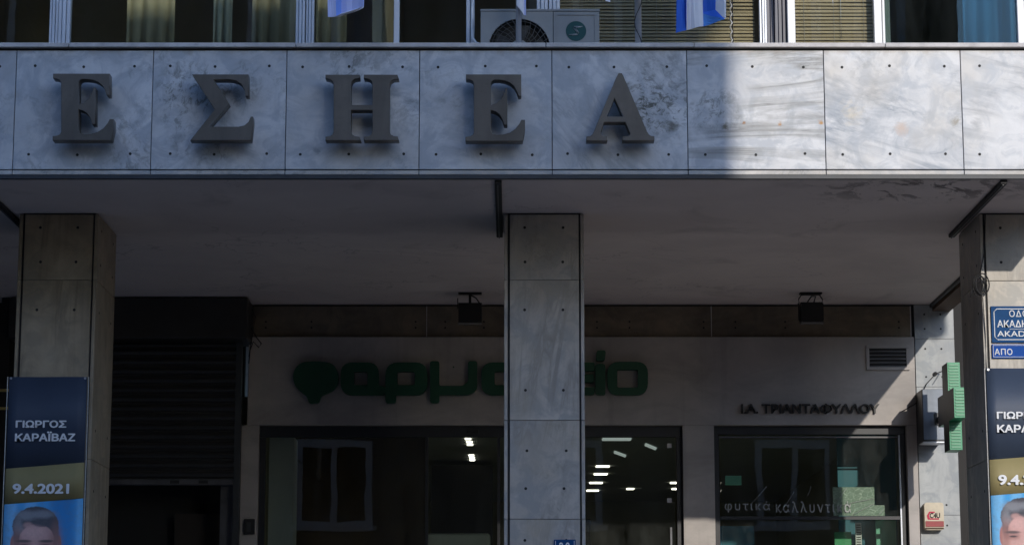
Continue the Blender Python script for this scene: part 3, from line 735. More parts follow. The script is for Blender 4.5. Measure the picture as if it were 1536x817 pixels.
for _, sps, lab in letters:
    W_ = [[(at(x, y, YL).x, at(x, y, YL).z) for x, y in sp] for sp in sps]
    me = curve_mesh(W_, .10, .003); me.transform(Matrix.Translation((0, YL+.053, 0)))
    mb = MB().mesh(me); xs = [p[0] for p in W_[0]]; zs_ = [p[1] for p in W_[0]]
    cx_, cz_ = (min(xs)+max(xs))/2, (min(zs_)+max(zs_))/2
    o = mb.build('sign_letter', M['bronze'], None, (cx_, YL+.05, min(zs_)))
    tag(o, lab, 'letter', 'bronze letters on the fascia')
    m = MB()
    for x, z in ((min(xs)+.10, min(zs_)+.04), (max(xs)-.06, min(zs_)+.05), (min(xs)+.12, max(zs_)-.05) if lab.find('Alpha') < 0 else (cx_, max(zs_)-.08)):
        m.cyl((x, YL+.09, z), (x, .002, z), .008, 0, 8)
    m.build('mounting_pin', M['wire'], o)

# ------------------------------------------------------------------ green pharmacy letters
YC = YS-.09
def px2(pts): return [(at(x, y, YC).x, at(x, y, YC).z) for x, y in pts]
def ring(x0, x1, y0, y1, t, r): return [px2(rounded([(x0, y0), (x1, y0), (x1, y1), (x0, y1)], r)), px2(rounded([(x0+t, y0+t*.8), (x1-t, y0+t*.8), (x1-t, y1-t*.75), (x0+t, y1-t*.75)], 3))]
gl = [
 ('phi', [px2(rounded([(449, 543), (474, 541), (500, 544), (509, 562), (504, 584), (482, 593), (478, 604), (464, 605), (460, 594), (442, 580), (438, 560)], [10, 12, 12, 12, 14, 4, 4, 4, 4, 14, 12]))], 'green leaf shaped first letter with a short tail, on the shop wall'),
 ('alpha', [px2(rounded([(511, 543), (568, 543), (568, 577), (578, 580), (578, 592), (511, 592)], [18, 18, 2, 4, 4, 18])), px2(rounded([(531, 557), (551, 557), (551, 577), (531, 577)], 3))], 'green rounded letter with a tail at its right foot, second on the shop wall'),
 ('rho', [px2(rounded([(578, 543), (641, 543), (641, 592), (594, 592), (594, 604), (578, 604)], [20, 18, 18, 2, 5, 5])), px2(rounded([(596, 557), (622, 557), (622, 577), (596, 577)], 3))], 'green rounded letter with a descending left stem, third on the shop wall'),
 ('mu', [px2(rounded([(645, 541), (659, 541), (659, 578), (694, 578), (702, 572), (702, 541), (716, 541), (716, 584), (704, 592), (659, 592), (659, 604), (645, 604)], [4, 4, 3, 3, 3, 4, 4, 8, 6, 2, 5, 5]))], 'green letter like a deep u with a descending stem, fourth on the shop wall'),
 ('alpha', [px2(rounded([(722, 543), (780, 543), (780, 577), (790, 580), (790, 592), (722, 592)], [18, 18, 2, 4, 4, 18])), px2(rounded([(742, 557), (762, 557), (762, 577), (742, 577)], 3))], 'green rounded letter half hidden by the left edge of the middle pillar'),
 ('epsilon', [px2(rounded([(842, 543), (892, 543), (892, 556), (860, 556), (860, 561), (891, 561), (891, 573), (860, 573), (860, 580), (892, 580), (892, 592), (842, 592)], [14, 3, 3, 2, 2, 3, 3, 2, 2, 3, 5, 14]))], 'green letter end of two short bars showing right of the middle pillar'),
 ('iota', [px2(rounded([(893, 545), (908, 545), (908, 592), (893, 592)], [5, 5, 3, 6])), px2(rounded([(895, 525), (909, 525), (907, 541), (894, 541)], 4))], 'green upright stem letter with an accent above it, second last on the shop wall'),
 ('omicron', ring(911, 972, 542, 592, 15, 18), 'green rounded square ring letter, last on the shop wall')]
for _, sps, lab in gl:
    me = curve_mesh(sps, .07, .002); me.transform(Matrix.Translation((0, YC+.036, 0)))
    mb = MB().mesh(me); xs = [p[0] for p in sps[0]]; zz = [p[1] for p in sps[0]]
    mb.cyl((sum(xs)/len(xs), YC+.07, max(zz)-.05), (sum(xs)/len(xs), YS+.002, max(zz)-.05), .008, 0, 8)
    tag(mb.build('shop_letter', M['green']), lab, 'letter', 'green letters on the shop wall')

# owner's name in small black letters
p0 = at(1112, 620, YS-.025); p1 = at(1319, 605, YS-.025)
nm = thing('name_sign', 'small black raised lettering of a name above the display window', 'sign', ((p0.x+p1.x)/2, YS-.01, p0.z))
MB().mesh(text_mesh('Ι.Α. ΤΡΙΑΝΤΑΦΥΛΛΟΥ', p0.x, p0.z, p1.x-p0.x, p1.z-p0.z, YS-.018, .034, bold=.018, spacing=.92)).build('lettering', M['black'], nm)

# ------------------------------------------------------------------ louvre vent
x0, x1 = ax(1299, 537, YS), ax(1364, 537, YS); z0, z1 = az(555, YS), az(518, YS)
v = thing('air_vent', 'rectangular louvred air vent in the pale wall at upper right', 'vent', ((x0+x1)/2, YS, z0))
f = MB(); t = .03
f.box(x0, x1, YS-.022, YS-.001, z1-t, z1, bevel=.003); f.box(x0, x1, YS-.022, YS-.001, z0, z0+t, bevel=.003); f.box(x0, x0+t, YS-.022, YS-.001, z0+t, z1-t); f.box(x1-t, x1, YS-.022, YS-.001, z0+t, z1-t)
f.build('frame', M['cream'], v)
MB().box(x0+t, x1-t, YS-.006, YS-.001, z0+t, z1-t).build('backing', M['hole'], v)
f = MB(); n = 5; hh = (z1-z0-2*t)/n
for i in range(n):
    z = z0+t+i*hh; f.prism([(x0+t, z+.002), (x1-t, z+.002), (x1-t, z+.012), (x0+t, z+.012)], YS-.02, YS-.007)
f.build('louvre', M['shutterbar'], v)

# ------------------------------------------------------------------ spotlights under the soffit
def spot(xl, xr, ytop, ybot, label, ubr):
    Y = 5.12; x0, x1 = ax(xl, 460, Y), ax(xr, 460, Y); zt_ = ZS-.002; zb_ = az(ybot, Y); zm = az(ybot-27, Y)
    t = thing('floodlight', label, 'floodlight', ((x0+x1)/2, Y, zb_), 'floodlights under the portico ceiling')
    b = MB().box(x0+.01, x1-.01, Y-.06, Y+.03, zt_-.012, zt_); 
    if ubr:
        b.tube([(x0+.005, Y, zm+.03), (x0, Y, zt_-.06), (x0+.03, Y, zt_-.014), (x1-.03, Y, zt_-.014), (x1, Y, zt_-.06), (x1-.005, Y, zm+.03)], .007)
        b.box(x0-.006, x0+.004, Y-.02, Y+.02, zb_+.04, zt_-.1); b.box(x1-.004, x1+.006, Y-.02, Y+.02, zb_+.04, zt_-.1)
    else:
        b.box((x0+x1)/2-.012, (x0+x1)/2+.012, Y-.012, Y+.012, zm, zt_-.012); b.box(x0+.0, x0+.008, Y-.02, Y+.02, zm-.02, zt_-.05)
    b.build('bracket', M['lampblack'], t)
    h = MB(); 
    a0, a1 = x0+.012, x1-.008
    # tapering housing tilted forwards
    pr = [(Y-.10, zb_+.012), (Y-.06, zm+.03), (Y+.07, zm+.01), (Y+.10, zb_+.05), (Y+.02, zb_)]
    A = [h.bm.verts.new((a0, y, z)) for y, z in pr]; Bv = [h.bm.verts.new((a1, y, z)) for y, z in pr]
    fs = [h.bm.faces.new(A), h.bm.faces.new(Bv[::-1])]+[h.bm.faces.new((A[i], Bv[i], Bv[(i+1) % 5], A[(i+1) % 5])) for i in range(5)]
    bmesh.ops.recalc_face_normals(h.bm, faces=fs)
    h.build('housing', M['lampblack'], t)
    MB().box(a0-.004, a1+.004, Y-.112, Y-.05, zb_-.006, zb_+.006).build('rim', M['lampglass'], t)
    c = (x0+x1)/2
    if ubr: pts = [(c-.05, Y, zm+.0), (c-.02, Y-.01, zt_-.07), (c+.01, Y, zt_-.03), (c+.05, Y, zt_-.03), (c+.03, Y-.02, zt_-.09), (c+.06, Y, zt_-.13), (c+.09, Y, zm+.04), (c+.04, Y, zm)]
    else: pts = [(c+.01, Y, zt_-.02), (c+.06, Y-.01, zt_-.05), (c+.10, Y, zt_-.11), (c+.09, Y, zm)]
    MB().tube(pts, .007).build('lamp_cable', M['wire'], t)
spot(686, 724, 440, 487, 'black floodlight under the ceiling left of the middle pillar', False)
spot(1198, 1234, 440, 486, 'black floodlight on a u shaped bracket right of the middle pillar', True)

# ------------------------------------------------------------------ pharmacy cross, box, alarm on the pilaster
def cross_sign():
    xl, xr = 4.084, 4.20; yc, zc = 4.72, az(611, 4.72)
    t = thing('pharmacy_cross', 'green pharmacy cross sign seen edge on, mounted on the marble pilaster', 'sign', (4.14, 5.40, zc))
    a, L = .14, .41
    out = [(-a, L), (a, L), (a, a), (L, a), (L, -a), (a, -a), (a, -L), (-a, -L), (-a, -a), (-L, -a), (-L, a), (-a, a)]
    h = MB(); A = [h.bm.verts.new((xl, yc+y, zc+z)) for y, z in out]; Bv = [h.bm.verts.new((xr, yc+y, zc+z)) for y, z in out]
    fs = [h.bm.faces.new(A), h.bm.faces.new(Bv[::-1])]; n = len(out)
    for i in range(n):
        f = h.bm.faces.new((A[i], Bv[i], Bv[(i+1) % n], A[(i+1) % n])); f.material_index = 1; fs.append(f)
    bmesh.ops.recalc_face_normals(h.bm, faces=fs)
    h.build('housing', [M['boxdark'], M['crossgreen']], t)
    for (y, z0_, z1_) in ((yc-a, zc+a, zc+L), (yc-L, zc-a, zc+a), (yc-a, zc-L, zc-a)):
        k_ = 9; m = MB()
        for i in range(k_):
            z = z0_+.025+(z1_-z0_-.05)*i/(k_-1); m.box(xl+.014, xr-.014, y-.008, y-.0005, z-.007, z+.007)
        m.build('louvre', M['crosslamp'], t)
    MB().tube([(4.14, yc+L, zc-.03), (4.14, 5.396, zc-.03)], .024).box(4.10, 4.18, 5.384, 5.398, zc-.09, zc+.03).build('bracket', M['boxdark'], t)
cross_sign()
Yj = 5.40
x0 = 3.985; x1 = x0+.21; z0, z1 = az(662, Yj), az(583, Yj)
jb = thing('junction_box', 'grey metal box on the marble pilaster behind the green cross', 'box', ((x0+x1)/2, YW, z0))
MB().box(x0, x1, Yj+.012, YW-.006, z0, z1, 0, bevel=.004).build('housing', M['boxdark'], jb)
MB().box(x0+.004, x1-.004, Yj, Yj+.0115, z0+.02, z1-.003, 0, bevel=.003).build('cover', M['boxgrey'], jb)
MB().box(x0-.006, x1+.01, Yj-.03, Yj+.2, z0-.012, z0-.001).build('ledge', M['alu'], jb)
mb = MB(); y_ = YW-.012
mb.tube([at(1352, 617, YS-.01), at(1372, 606, YS-.01), at(1378, 600, YW-.05), at(1390, 575, YW-.03), at(1404, 560, YW-.02), at(1412, 557, YW-.05), at(1424, 550, YW-.35)], .005)
mb.cyl(at(1403, 560, YW-.03), at(1403, 560, YW), .02, 0, 8)
tag(mb.build('cable', M['wire']), 'thin dark cable running up the sunlit pilaster to the green cross', 'cable')
# alarm
Ya = YW-.10; x0, x1 = ax(1387, 774, Ya), ax(1416, 774, Ya); z0, z1 = az(794, Ya), az(753, Ya)
al = thing('alarm_box', 'beige alarm siren box with a dark red base on the marble pilaster', 'alarm', ((x0+x1)/2, YW, z0))
o2 = rounded([(x0, z0), (x1, z0), (x1, z1), (x0, z1)], .03)
MB().prism(o2, Ya, YW-.005).build('case', M['alarm'], al)
MB().box(x0+.006, x1-.004, Ya-.006, Ya-.0005, z0+.03, z0+.085, bevel=.002).build('red_lens', M['red'], al)
MB().box(x0+.004, x1-.006, Ya-.008, Ya-.0005, z0+.008, z0+.022, bevel=.002).build('base_trim', M['wood'], al)
MB().mesh(text_mesh('C4U', x0+.05, z0+.115, .10, .05, Ya-.003, .004, bold=.02)).build('lettering', M['wire'], al)
mb = MB(); mb.mesh(curve_mesh([rounded([(x0+.03, z0+.10), (x0+.14, z0+.10), (x0+.14, z0+.112), (x0+.05, z0+.112), (x0+.042, z0+.14), (x0+.055, z0+.165), (x0+.10, z0+.165), (x0+.10, z0+.178), (x0+.045, z0+.178), (x0+.022, z0+.14)], .004)], .003))
bmesh.ops.translate(mb.bm, verts=mb.bm.verts, vec=(0, Ya-.002, 0)); mb.build('logo_arc', M['pinkred'], al)

# ------------------------------------------------------------------ things seen through the shop glass
def ceiling_lamp(px, py, wpx, mat, label, slant=0.0, ln=.07):
    u = (px-768)/F; v_ = (408.5-py)/F
    dy = math.cos(PITCH)-v_*math.sin(PITCH); dz = math.sin(PITCH)+v_*math.cos(PITCH); t_ = (4.40-CZ)/dz
    Y = dy*t_-D; x = u*t_; hw = wpx/2/F*t_
    Y = min(Y, 17.8)
    mb = MB(); p = [(x-hw, Y-ln-slant), (x+hw, Y-ln+slant), (x+hw, Y+ln+slant), (x-hw, Y+ln-slant)]
    mb.poly([(a, b, 4.405) for a, b in p]); mb.poly([(a, b, 4.419) for a, b in p[::-1]])
    for i in range(4):
        a, b = p[i], p[(i+1) % 4]; mb.poly([(a[0], a[1], 4.419), (b[0], b[1], 4.419), (b[0], b[1], 4.405), (a[0], a[1], 4.405)])
    o = mb.build('ceiling_lamp', mat); tag(o, label, 'ceiling lamp', 'ceiling lamps inside the shop')
rows = [(702, 659.5, 9), (704, 664, 9), (705, 668, 9), (707, 684, 8), (708, 687.5, 8), (708.5, 691, 8)]
for i, (px, py, wp) in enumerate(rows):
    ceiling_lamp(px, py, wp, M['lit'], 'short white lamp strip, %s of the %s three left of the middle pillar' % (('top', 'middle', 'lowest')[i % 3], ('upper', 'lower')[i//3]), ln=.035)
rr = [((904, 700.5, 20), 'long lit lamp strip, topmost of the four stepping down beside the middle pillar'), ((901, 712, 20), 'long lit lamp strip, second from top of four beside the middle pillar'), ((894, 725, 19), 'long lit lamp strip, third from top of four beside the middle pillar'), ((889, 736.5, 18), 'long lit lamp strip, lowest of four beside the middle pillar'),
      ((945.5, 734, 11), 'lone short lamp strip in the middle of the glass door'), ((1010, 725, 9), 'short lamp strip at the right edge of the glass door, upper of two'), ((1011.5, 734, 7), 'short lamp strip at the right edge of the glass door, lower of two')]
for (px, py, wp), lab in rr: ceiling_lamp(px, py, wp, M['lit'], lab, ln=.06)
ceiling_lamp(925, 660, 43, M['litdim'], 'wide dim ceiling lamp near the top of the glass door', ln=.10)
ceiling_lamp(976, 671, 20, M['litdim'], 'dim slanted ceiling lamp, right one of the slanted pair in the door', slant=.25, ln=.10)
ceiling_lamp(930, 682, 20, M['litdim'], 'dim slanted ceiling lamp, left one of the slanted pair in the door', slant=.25, ln=.10)
mb = MB().box(ax(640, 800, 8), ax(735, 800, 8), 8, 8.6, .021, az(799, 8), 0, bevel=.02)
tag(mb.build('shop_counter', M['counter']), 'pale shop counter inside the glass left of the middle pillar', 'counter')
tag(MB().box(ax(878, 790, 7), ax(886, 790, 7), 7, 7.4, .021, az(778, 7), 0, bevel=.01).build('display_stand', M['dark']), 'dark upright stand inside the door right of the middle pillar', 'stand')
# display window contents
Yd = 6.25
def panel(x0p, x1p, y0p, y1p, Y, mat, name, label, cat, th=.03):
    p = at(x0p, y1p, Y); q_ = at(x1p, y0p, Y)
    return tag(MB().box(p.x, q_.x, Y, Y+th, p.z, q_.z, 0, bevel=.003).build(name, mat), label, cat)
panel(1262, 1342, 643, 940, 6.5, M['tealpanel'], 'display_board', 'tall teal board at the right side of the display window', 'board')
panel(1082, 1131, 788, 940, Yd, M['tealpanel'], 'display_board', 'low teal board at the left bottom of the display window', 'board')
panel(1318, 1344, 779, 940, Yd, M['mint'], 'display_board', 'mint green board at the right bottom of the display window', 'board')
panel(1255, 1277, 797, 940, Yd, M['leafgreen'], 'display_board', 'leaf green board beside the white perforated post', 'board')
panel(1088, 1112, 713, 727, Yd+.1, M['mint'], 'shop_card', 'small mint card in the upper left of the display window', 'card')
mb = MB(); p = at(1287, 940, Yd-.1); q_ = at(1292, 783, Yd-.1); mb.box(p.x, q_.x, Yd-.1, Yd-.08, p.z, q_.z, 0)
z = q_.z-.02
while z > p.z: mb.box(p.x+.008, q_.x-.008, Yd-.103, Yd-.0995, z-.009, z, 1); z -= .024
tag(mb.build('shelf_post', [M['whitepaint'], M['hole']]), 'white perforated shelf post in the display window', 'post')
# decal on the inside of the glass and its lettering
Yk = YF+.042
p = at(1250, 773, Yk); q_ = at(1326, 730, Yk)
dc = thing('window_film', 'pale leaf vein film with white lettering on the display window glass', 'window film', ((p.x+q_.x)/2, Yk, p.z))
x_in = ax(1312, 760, Yk); zin = az(757, Yk)
MB().prism([(p.x, p.z), (q_.x, p.z), (q_.x, zin), (x_in, zin), (x_in, q_.z), (p.x, q_.z)], Yk, Yk+.002).build('film', M['film'], dc)  # outline follows the sunlit patch; the notch is a cast shadow's edge
Yt = YF+.027
a = at(1087, 768, Yt); b = at(1276, 751, Yt)
xm0, xm1 = ax(1155, 760, Yt), ax(1164, 760, Yt)
MB().mesh(text_mesh('φυτικά', a.x, a.z, xm0-a.x, b.z-a.z, Yt, .002, bold=.003, spacing=1.3)).build('lettering', M['etch'], dc)
MB().mesh(text_mesh('καλλυντικά', xm1, a.z, b.x-xm1, b.z-a.z, Yt, .002, bold=.003, spacing=1.3)).build('lettering', M['etch'], dc)
mb = MB()
for (ax_, ay, bx_, by) in ((1252, 755, 1270, 731), (1252, 760, 1311, 747), (1280, 771, 1311, 755), (1316, 773, 1325, 764), (1168, 772, 1191, 737), (1125, 757, 1150, 729), (1211, 743, 1216, 729)):
    m0 = at(ax_, ay, Yt); m1 = at(bx_, by, Yt); mid = (m0+m1)/2+Vector((.01, 0, .008))
    mb.tube([m0, mid, m1], .0022, 0, 5)
mb.build('leaf_rib', M['etch'], dc)

# ------------------------------------------------------------------ banners
def portrait_mat(x0, z2):
    m, nt, b = new_mat('printed_portrait')
    sk, sks, hr, hg, dk = (0.60, 0.345, 0.30), (0.36, 0.175, 0.145), (0.085, 0.085, 0.095), (0.27, 0.275, 0.29), (0.03, 0.03, 0.035)
    L = [(.055, -.5, .05, 1.2, .5, (0.22, 0.55, 0.84), .9, 0), (.205, .0, .045, .7, .5, (0.20, 0.52, 0.82), .9, 0), (.46, -.5, .10, 1.3, .5, (0.035, 0.24, 0.55), .9, 0), (.60, -.4, .03, 1.0, .5, (0.16, 0.48, 0.8), .8, 0),
         (.27, -1.12, .31, .42, .06, (0.035, 0.04, 0.055), 1, .02), (.262, -.63, .10, .15, .10, sks, 1, .02), (.262, -.77, .085, .07, .10, (0.7, 0.71, 0.73), 1, .02),
         (.080, -.315, .022, .075, .18, (0.46, 0.20, 0.165), 1, .05), (.437, -.315, .020, .075, .18, (0.40, 0.17, 0.14), 1, .05),
         (.256, -.33, .176, .29, .025, sk, 1, .01), (.252, -.165, .180, .150, .03, hr, 1, .07), (.110, -.235, .030, .10, .3, hr, .9, .10), (.405, -.235, .030, .10, .3, hr, .9, .10),
         (.17, -.085, .075, .038, .6, hg, .9, .45), (.30, -.075, .09, .030, .6, hg, .9, .45), (.115, -.17, .035, .06, .6, hg, .8, .45),
         (.262, -.272, .137, .118, .045, sk, 1, .06), (.30, -.148, .07, .026, .22, hr, .95, .15), (.19, -.160, .035, .022, .5, sk, .8, .1),
         (.23, -.215, .085, .045, .8, (0.74, 0.46, 0.41), .6, .1), (.105, -.34, .035, .14, .7, sks, .75, .05), (.41, -.34, .05, .18, .7, sks, .8, .05),
         (.165, -.318, .056, .026, .6, sks, .75, .05), (.335, -.318, .056, .026, .6, sks, .75, .05),
         (.163, -.285, .055, .011, .5, (0.07, 0.06, 0.06), .85, .15), (.337, -.285, .055, .011, .5, (0.07, 0.06, 0.06), .85, .15),
         (.166, -.318, .030, .0075, .5, dk, .85, .05), (.334, -.318, .030, .0075, .5, dk, .85, .05),
         (.250, -.385, .026, .075, .8, (0.70, 0.43, 0.37), .6, .05), (.252, -.452, .048, .018, .7, (0.27, 0.12, 0.10), .8, .05),
         (.25, -.56, .14, .10, .7, (0.34, 0.21, 0.19), .6, .15), (.252, -.525, .064, .012, .5, (0.36, 0.13, 0.12), .85, .05)]
    p = coords(nt, (-x0, 0, -z2)); grain = noise(nt, p, 55, 5, 0.75)
    col = None
    for cx, cz, rx, rz, soft, c, amt, nz in L:
        mp = nt.nodes.new('ShaderNodeMapping'); mp.inputs[1].default_value = (-cx/rx, 0, -cz/rz); mp.inputs[3].default_value = (1/rx, 0, 1/rz); nt.links.new(p, mp.inputs[0])
        ln = nt.nodes.new('ShaderNodeVectorMath'); ln.operation = 'LENGTH'; nt.links.new(mp.outputs[0], ln.inputs[0])
        ad = nt.nodes.new('ShaderNodeMath'); ad.operation = 'MULTIPLY_ADD'; ad.inputs[1].default_value = nz*2; nt.links.new(grain, ad.inputs[0]); nt.links.new(ln.outputs['Value'], ad.inputs[2])
        mr = nt.nodes.new('ShaderNodeMapRange'); mr.interpolation_type = 'SMOOTHSTEP'; mr.inputs[1].default_value = 1+soft+nz; mr.inputs[2].default_value = 1-soft+nz; mr.inputs[4].default_value = amt
        nt.links.new(ad.outputs[0], mr.inputs[0]); col = mix(nt, mr.outputs[0], col if col is not None else (0.08, 0.38, 0.72), c)
    gm = ramp(nt, noise(nt, p, 30, 6, 0.7), [(0.4, K), (0.75, (.28,)*3)])
    col = mix(nt, gm, col, (0.22, 0.17, 0.17))
    nt.links.new(col, b.inputs['Base Color']); b.inputs['Roughness'].default_value = 0.55; b.inputs['Specular IOR Level'].default_value = 0.3
    return m
def banner(pxl, pxr, ytop, label, off):
    Y = YP0-.018; top = az(ytop, Y); x0 = ax(pxl, ytop, Y); x1 = x0+.618
    zb_ = top-2.25; H = top-zb_
    t = thing('memorial_banner', label, 'banner', ((x0+x1)/2, Y, zb_), 'portrait banners on the pillars')
    z1 = top-.727; z2 = top-1.008        # navy / olive / portrait, on the left edge
    s = .05                               # bands rise to the right
    nx, nz = 8, 1
    def band(za0, za1, zb0, zb1, mat, name):
        m = MB(); cols = []
        for i in range(nx+1):
            f_ = i/nx; x = x0+(x1-x0)*f_; yy = Y-.004*math.sin(f_*5+za0)-.003*math.sin(f_*11)
            cols.append((x, yy, za0+(za1-za0)*f_, zb0+(zb1-zb0)*f_))
        for a_, c_ in zip(cols, cols[1:]):
            m.poly([(a_[0], a_[1], a_[2]), (c_[0], c_[1], c_[2]), (c_[0], c_[1], c_[3]), (a_[0], a_[1], a_[3])][::1])
        bmesh.ops.remove_doubles(m.bm, verts=m.bm.verts, dist=1e-5)
        o = m.build(name, mat, t, smooth=True); sm = o.modifiers.new('thickness', 'SOLIDIFY'); sm.thickness = .003; sm.offset = 1
        return o
    band(z1, z1+s, top, top, M['navy'], 'navy_field'); band(z2, z2+s, z1, z1+s, M['olive'], 'olive_field'); band(zb_, zb_, z2, z2+s, portrait_mat(x0, z2), 'portrait_field')
    Yt_ = Y-.016
    sc = (x1-x0)/.618
    MB().mesh(text_mesh('ΓΙΩΡΓΟΣ', x0+.068, top-.405, .40, .058, Yt_, .003, bold=.035)).mesh(text_mesh('ΚΑΡΑΪΒΑΖ', x0+.066, top-.512, .475, .078, Yt_, .003, bold=.035)).build('name_lettering', M['white'], t)
    MB().mesh(text_mesh('9.4.2021', x0+.062, top-.925, .445, .08, Yt_, .003, bold=.035)).build('date_lettering', M['white'], t)
    m = MB()
    for x in (x0+.015, x1-.015): m.cyl((x, Y-.012, top-.012), (x, YP0, top-.012), .009, 0, 10)
    m.build('eyelet', M['steel'], t)
    MB().tube([(x1+.012, Y, top), (x1+.012, Y, zb_)], .004, 0, 5).tube([(x0-.012, Y, top), (x0-.012, Y, zb_)], .004, 0, 5).build('edge_cord', M['rope'], t)
banner(14, 131, 565, 'dark portrait banner in shade on the left pillar', 0)
banner(1479, 1596, 552, 'sunlit portrait banner on the right pillar below the street signs', 0)

# ------------------------------------------------------------------ street name plates
Ysg = YP0-.012
def plate(pxl, wd, ytop, ybot, mat, name, label, cat, group=None):
    x0 = ax(pxl, (ytop+ybot)/2, Ysg); z0_, z1_ = az(ybot, Ysg), az(ytop, Ysg)
    t = thing(name, label, cat, (x0+wd/2, YP0, z0_), group)
    MB().box(x0, x0+wd, Ysg-.004, YP0+.001, z0_, z1_, 0, bevel=.002).build('plate', mat, t)
    return t, x0, z0_, z1_
t, x0, z0, z1 = plate(1487, .53, 459, 513.5, M['signblue'], 'street_sign', 'dark blue street name plate with a white border on the right pillar', 'sign', 'blue plates on the right pillar')
yb = Ysg-.008; wd = .53
b = MB(); i = .02; w2 = .006; c = .025
for (a0, a1, b0, b1) in ((x0+i+c, x0+wd-i-c, z1-i-w2, z1-i), (x0+i+c, x0+wd-i-c, z0+i, z0+i+w2), (x0+i, x0+i+w2, z0+i+c, z1-i-c), (x0+wd-i-w2, x0+wd-i, z0+i+c, z1-i-c)): b.box(a0, a1, yb, yb+.0038, b0, b1)
for (xa, za, xb, zb2) in ((x0+i+.003, z1-i-c, x0+i+c, z1-i-.003), (x0+i+.003, z0+i+c, x0+i+c, z0+i+.003)): b.tube([(xa, yb+.002, za), (xb, yb+.002, zb2)], .003, 0, 5)
b.build('border', M['white'], t)
def pt(px, py): return at(px, py, yb)
b = MB()
p = pt(1514, 475); b.mesh(text_mesh('ΟΔΟΣ', p.x, p.z, .20, az(465, yb)-p.z, yb+.002, .003, bold=.006, spacing=1.15))
p = pt(1496, 490.5); b.mesh(text_mesh('ΑΚΑΔΗΜΙΑΣ', p.x, p.z, .42, az(480, yb)-p.z, yb+.002, .003, bold=.014))
p = pt(1496, 504.5); b.mesh(text_mesh('AKADIMIAS', p.x, p.z, .42, az(496, yb)-p.z, yb+.002, .003, bold=.008))
p = pt(1514, 493); b.box(p.x, p.x+.28, yb, yb+.0035, p.z-.003, p.z)
b.build('lettering', M['white'], t)
t, x0, z0, z1 = plate(1488, .52, 516, 537, M['signblue2'], 'street_sign', 'bright blue narrow plate below the street name plate', 'sign', 'blue plates on the right pillar')
b = MB(); i = .008; w2 = .003; wd = .52
for (a0, a1, b0, b1) in ((x0+i, x0+wd-i, z1-i-w2, z1-i), (x0+i, x0+wd-i, z0+i, z0+i+w2), (x0+i, x0+i+w2, z0+i+w2, z1-i-w2), (x0+wd-i-w2, x0+wd-i, z0+i+w2, z1-i-w2)): b.box(a0, a1, yb, yb+.0038, b0, b1)
b.build('border', M['white'], t)
p = pt(1492, 532); MB().mesh(text_mesh('ΑΠΟ', p.x, p.z, .142, az(522.5, yb)-p.z, yb+.002, .003, bold=.012, spacing=1.1)).build('lettering', M['white'], t)
# house number on the middle pillar
t, x0, z0, z1 = plate(831, .17, 808.5, 834, M['signblue'], 'number_plate', 'small dark blue house number plate low on the middle pillar', 'sign')
MB().box(x0+.010, x0+.014, yb, yb+.0038, z0+.01, z1-.01).box(x0+.156, x0+.160, yb, yb+.0038, z0+.01, z1-.01).build('border', M['white'], t)
MB().mesh(text_mesh('20', x0+.04, z0+.03, .085, .08, yb+.002, .003, bold=.012, spacing=1.2)).build('lettering', M['white'], t)
# cable coil on the right pillar
mb = MB(); c = at(1470, 428, YP0-.03)
for k_ in range(4):
    cx_, cz_, rx, rz = c.x+.012*(k_-1.5), c.z+.01*(k_ % 2), .036+.006*k_, .085-.008*(k_ % 3)
    mb.tube([(cx_+rx*math.cos(a_), YP0-.02-.006*k_+.004*math.sin(3*a_), cz_+rz*math.sin(a_)) for a_ in [i*math.pi/10 for i in range(21)]], .0055, 0, 6)
mb.tube([at(1478, 322, YP0-.01), at(1476, 380, YP0-.012), at(1470, 410, YP0-.03)], .0045, 0, 5)
mb.tube([at(1465, 440, YP0-.03), at(1458, 432, YP0-.03), at(1456, 446, YP0-.05)], .0035, 0, 5)
mb.tube([at(1474, 446, YP0-.02), at(1478, 500, YP0-.01), at(1480, 560, YP0-.01), at(1484, 817, YP0-.01)], .004, 0, 5)
tag(mb.build('cable_coil', M['wire']), 'coil of thin dark cable hanging on the left edge of the right pillar', 'cable')

# ------------------------------------------------------------------ air conditioner on the ledge
Yc = .36; x0, x1 = ax(721, 40, Yc), ax(899, 40, Yc); z1 = az(14, Yc); z0 = 6.10
ac = thing('air_conditioner', 'grey outdoor air conditioner with a round fan grille behind the coping', 'air conditioner', ((x0+x1)/2, .5, z0))
fc = at(779, 73, Yc); fr = 47/F*(D+Yc)*1.03; fr = .238
body = MB()
xsp = ax(830, 40, Yc)
# front skin with a round opening, then the case behind it
n = 40
ring_ = [(fc.x+fr*math.cos(2*math.pi*i/n), fc.z+fr*math.sin(2*math.pi*i/n)) for i in range(n)]
me = curve_mesh([[(x0, z0), (xsp-.004, z0), (xsp-.004, z1-.02), (x0, z1-.02)], ring_], .012); me.transform(Matrix.Translation((0, Yc+.006, 0)))
body.mesh(me)
body.box(xsp, x1, Yc, Yc+.012, z0, z1-.02, 0, bevel=.003); body.box(x0-.004, x1+.004, Yc-.006, .60, z1-.019, z1, 0, bevel=.004)
body.box(x0, x0+.01, Yc+.0125, .6, z0, z1-.02); body.box(x1-.01, x1, Yc+.0125, .6, z0, z1-.02); body.box(x0+.01, x1-.01, .59, .6, z0, z1-.02)
body.build('case', M['ac'], ac)
MB().box(x0+.012, xsp, Yc+.1, Yc+.11, z0, z1-.022).build('fan_recess', M['acdark'], ac)
g = MB()
for i in range(30):
    a_ = 2*math.pi*i/30; a2 = a_+.35
    g.tube([(fc.x+.06*math.cos(a_), Yc-.012, fc.z+.06*math.sin(a_)), (fc.x+.15*math.cos(a_+.18), Yc-.014, fc.z+.15*math.sin(a_+.18)), (fc.x+fr*1.01*math.cos(a2), Yc-.002, fc.z+fr*1.01*math.sin(a2))], .0028, 0, 4)
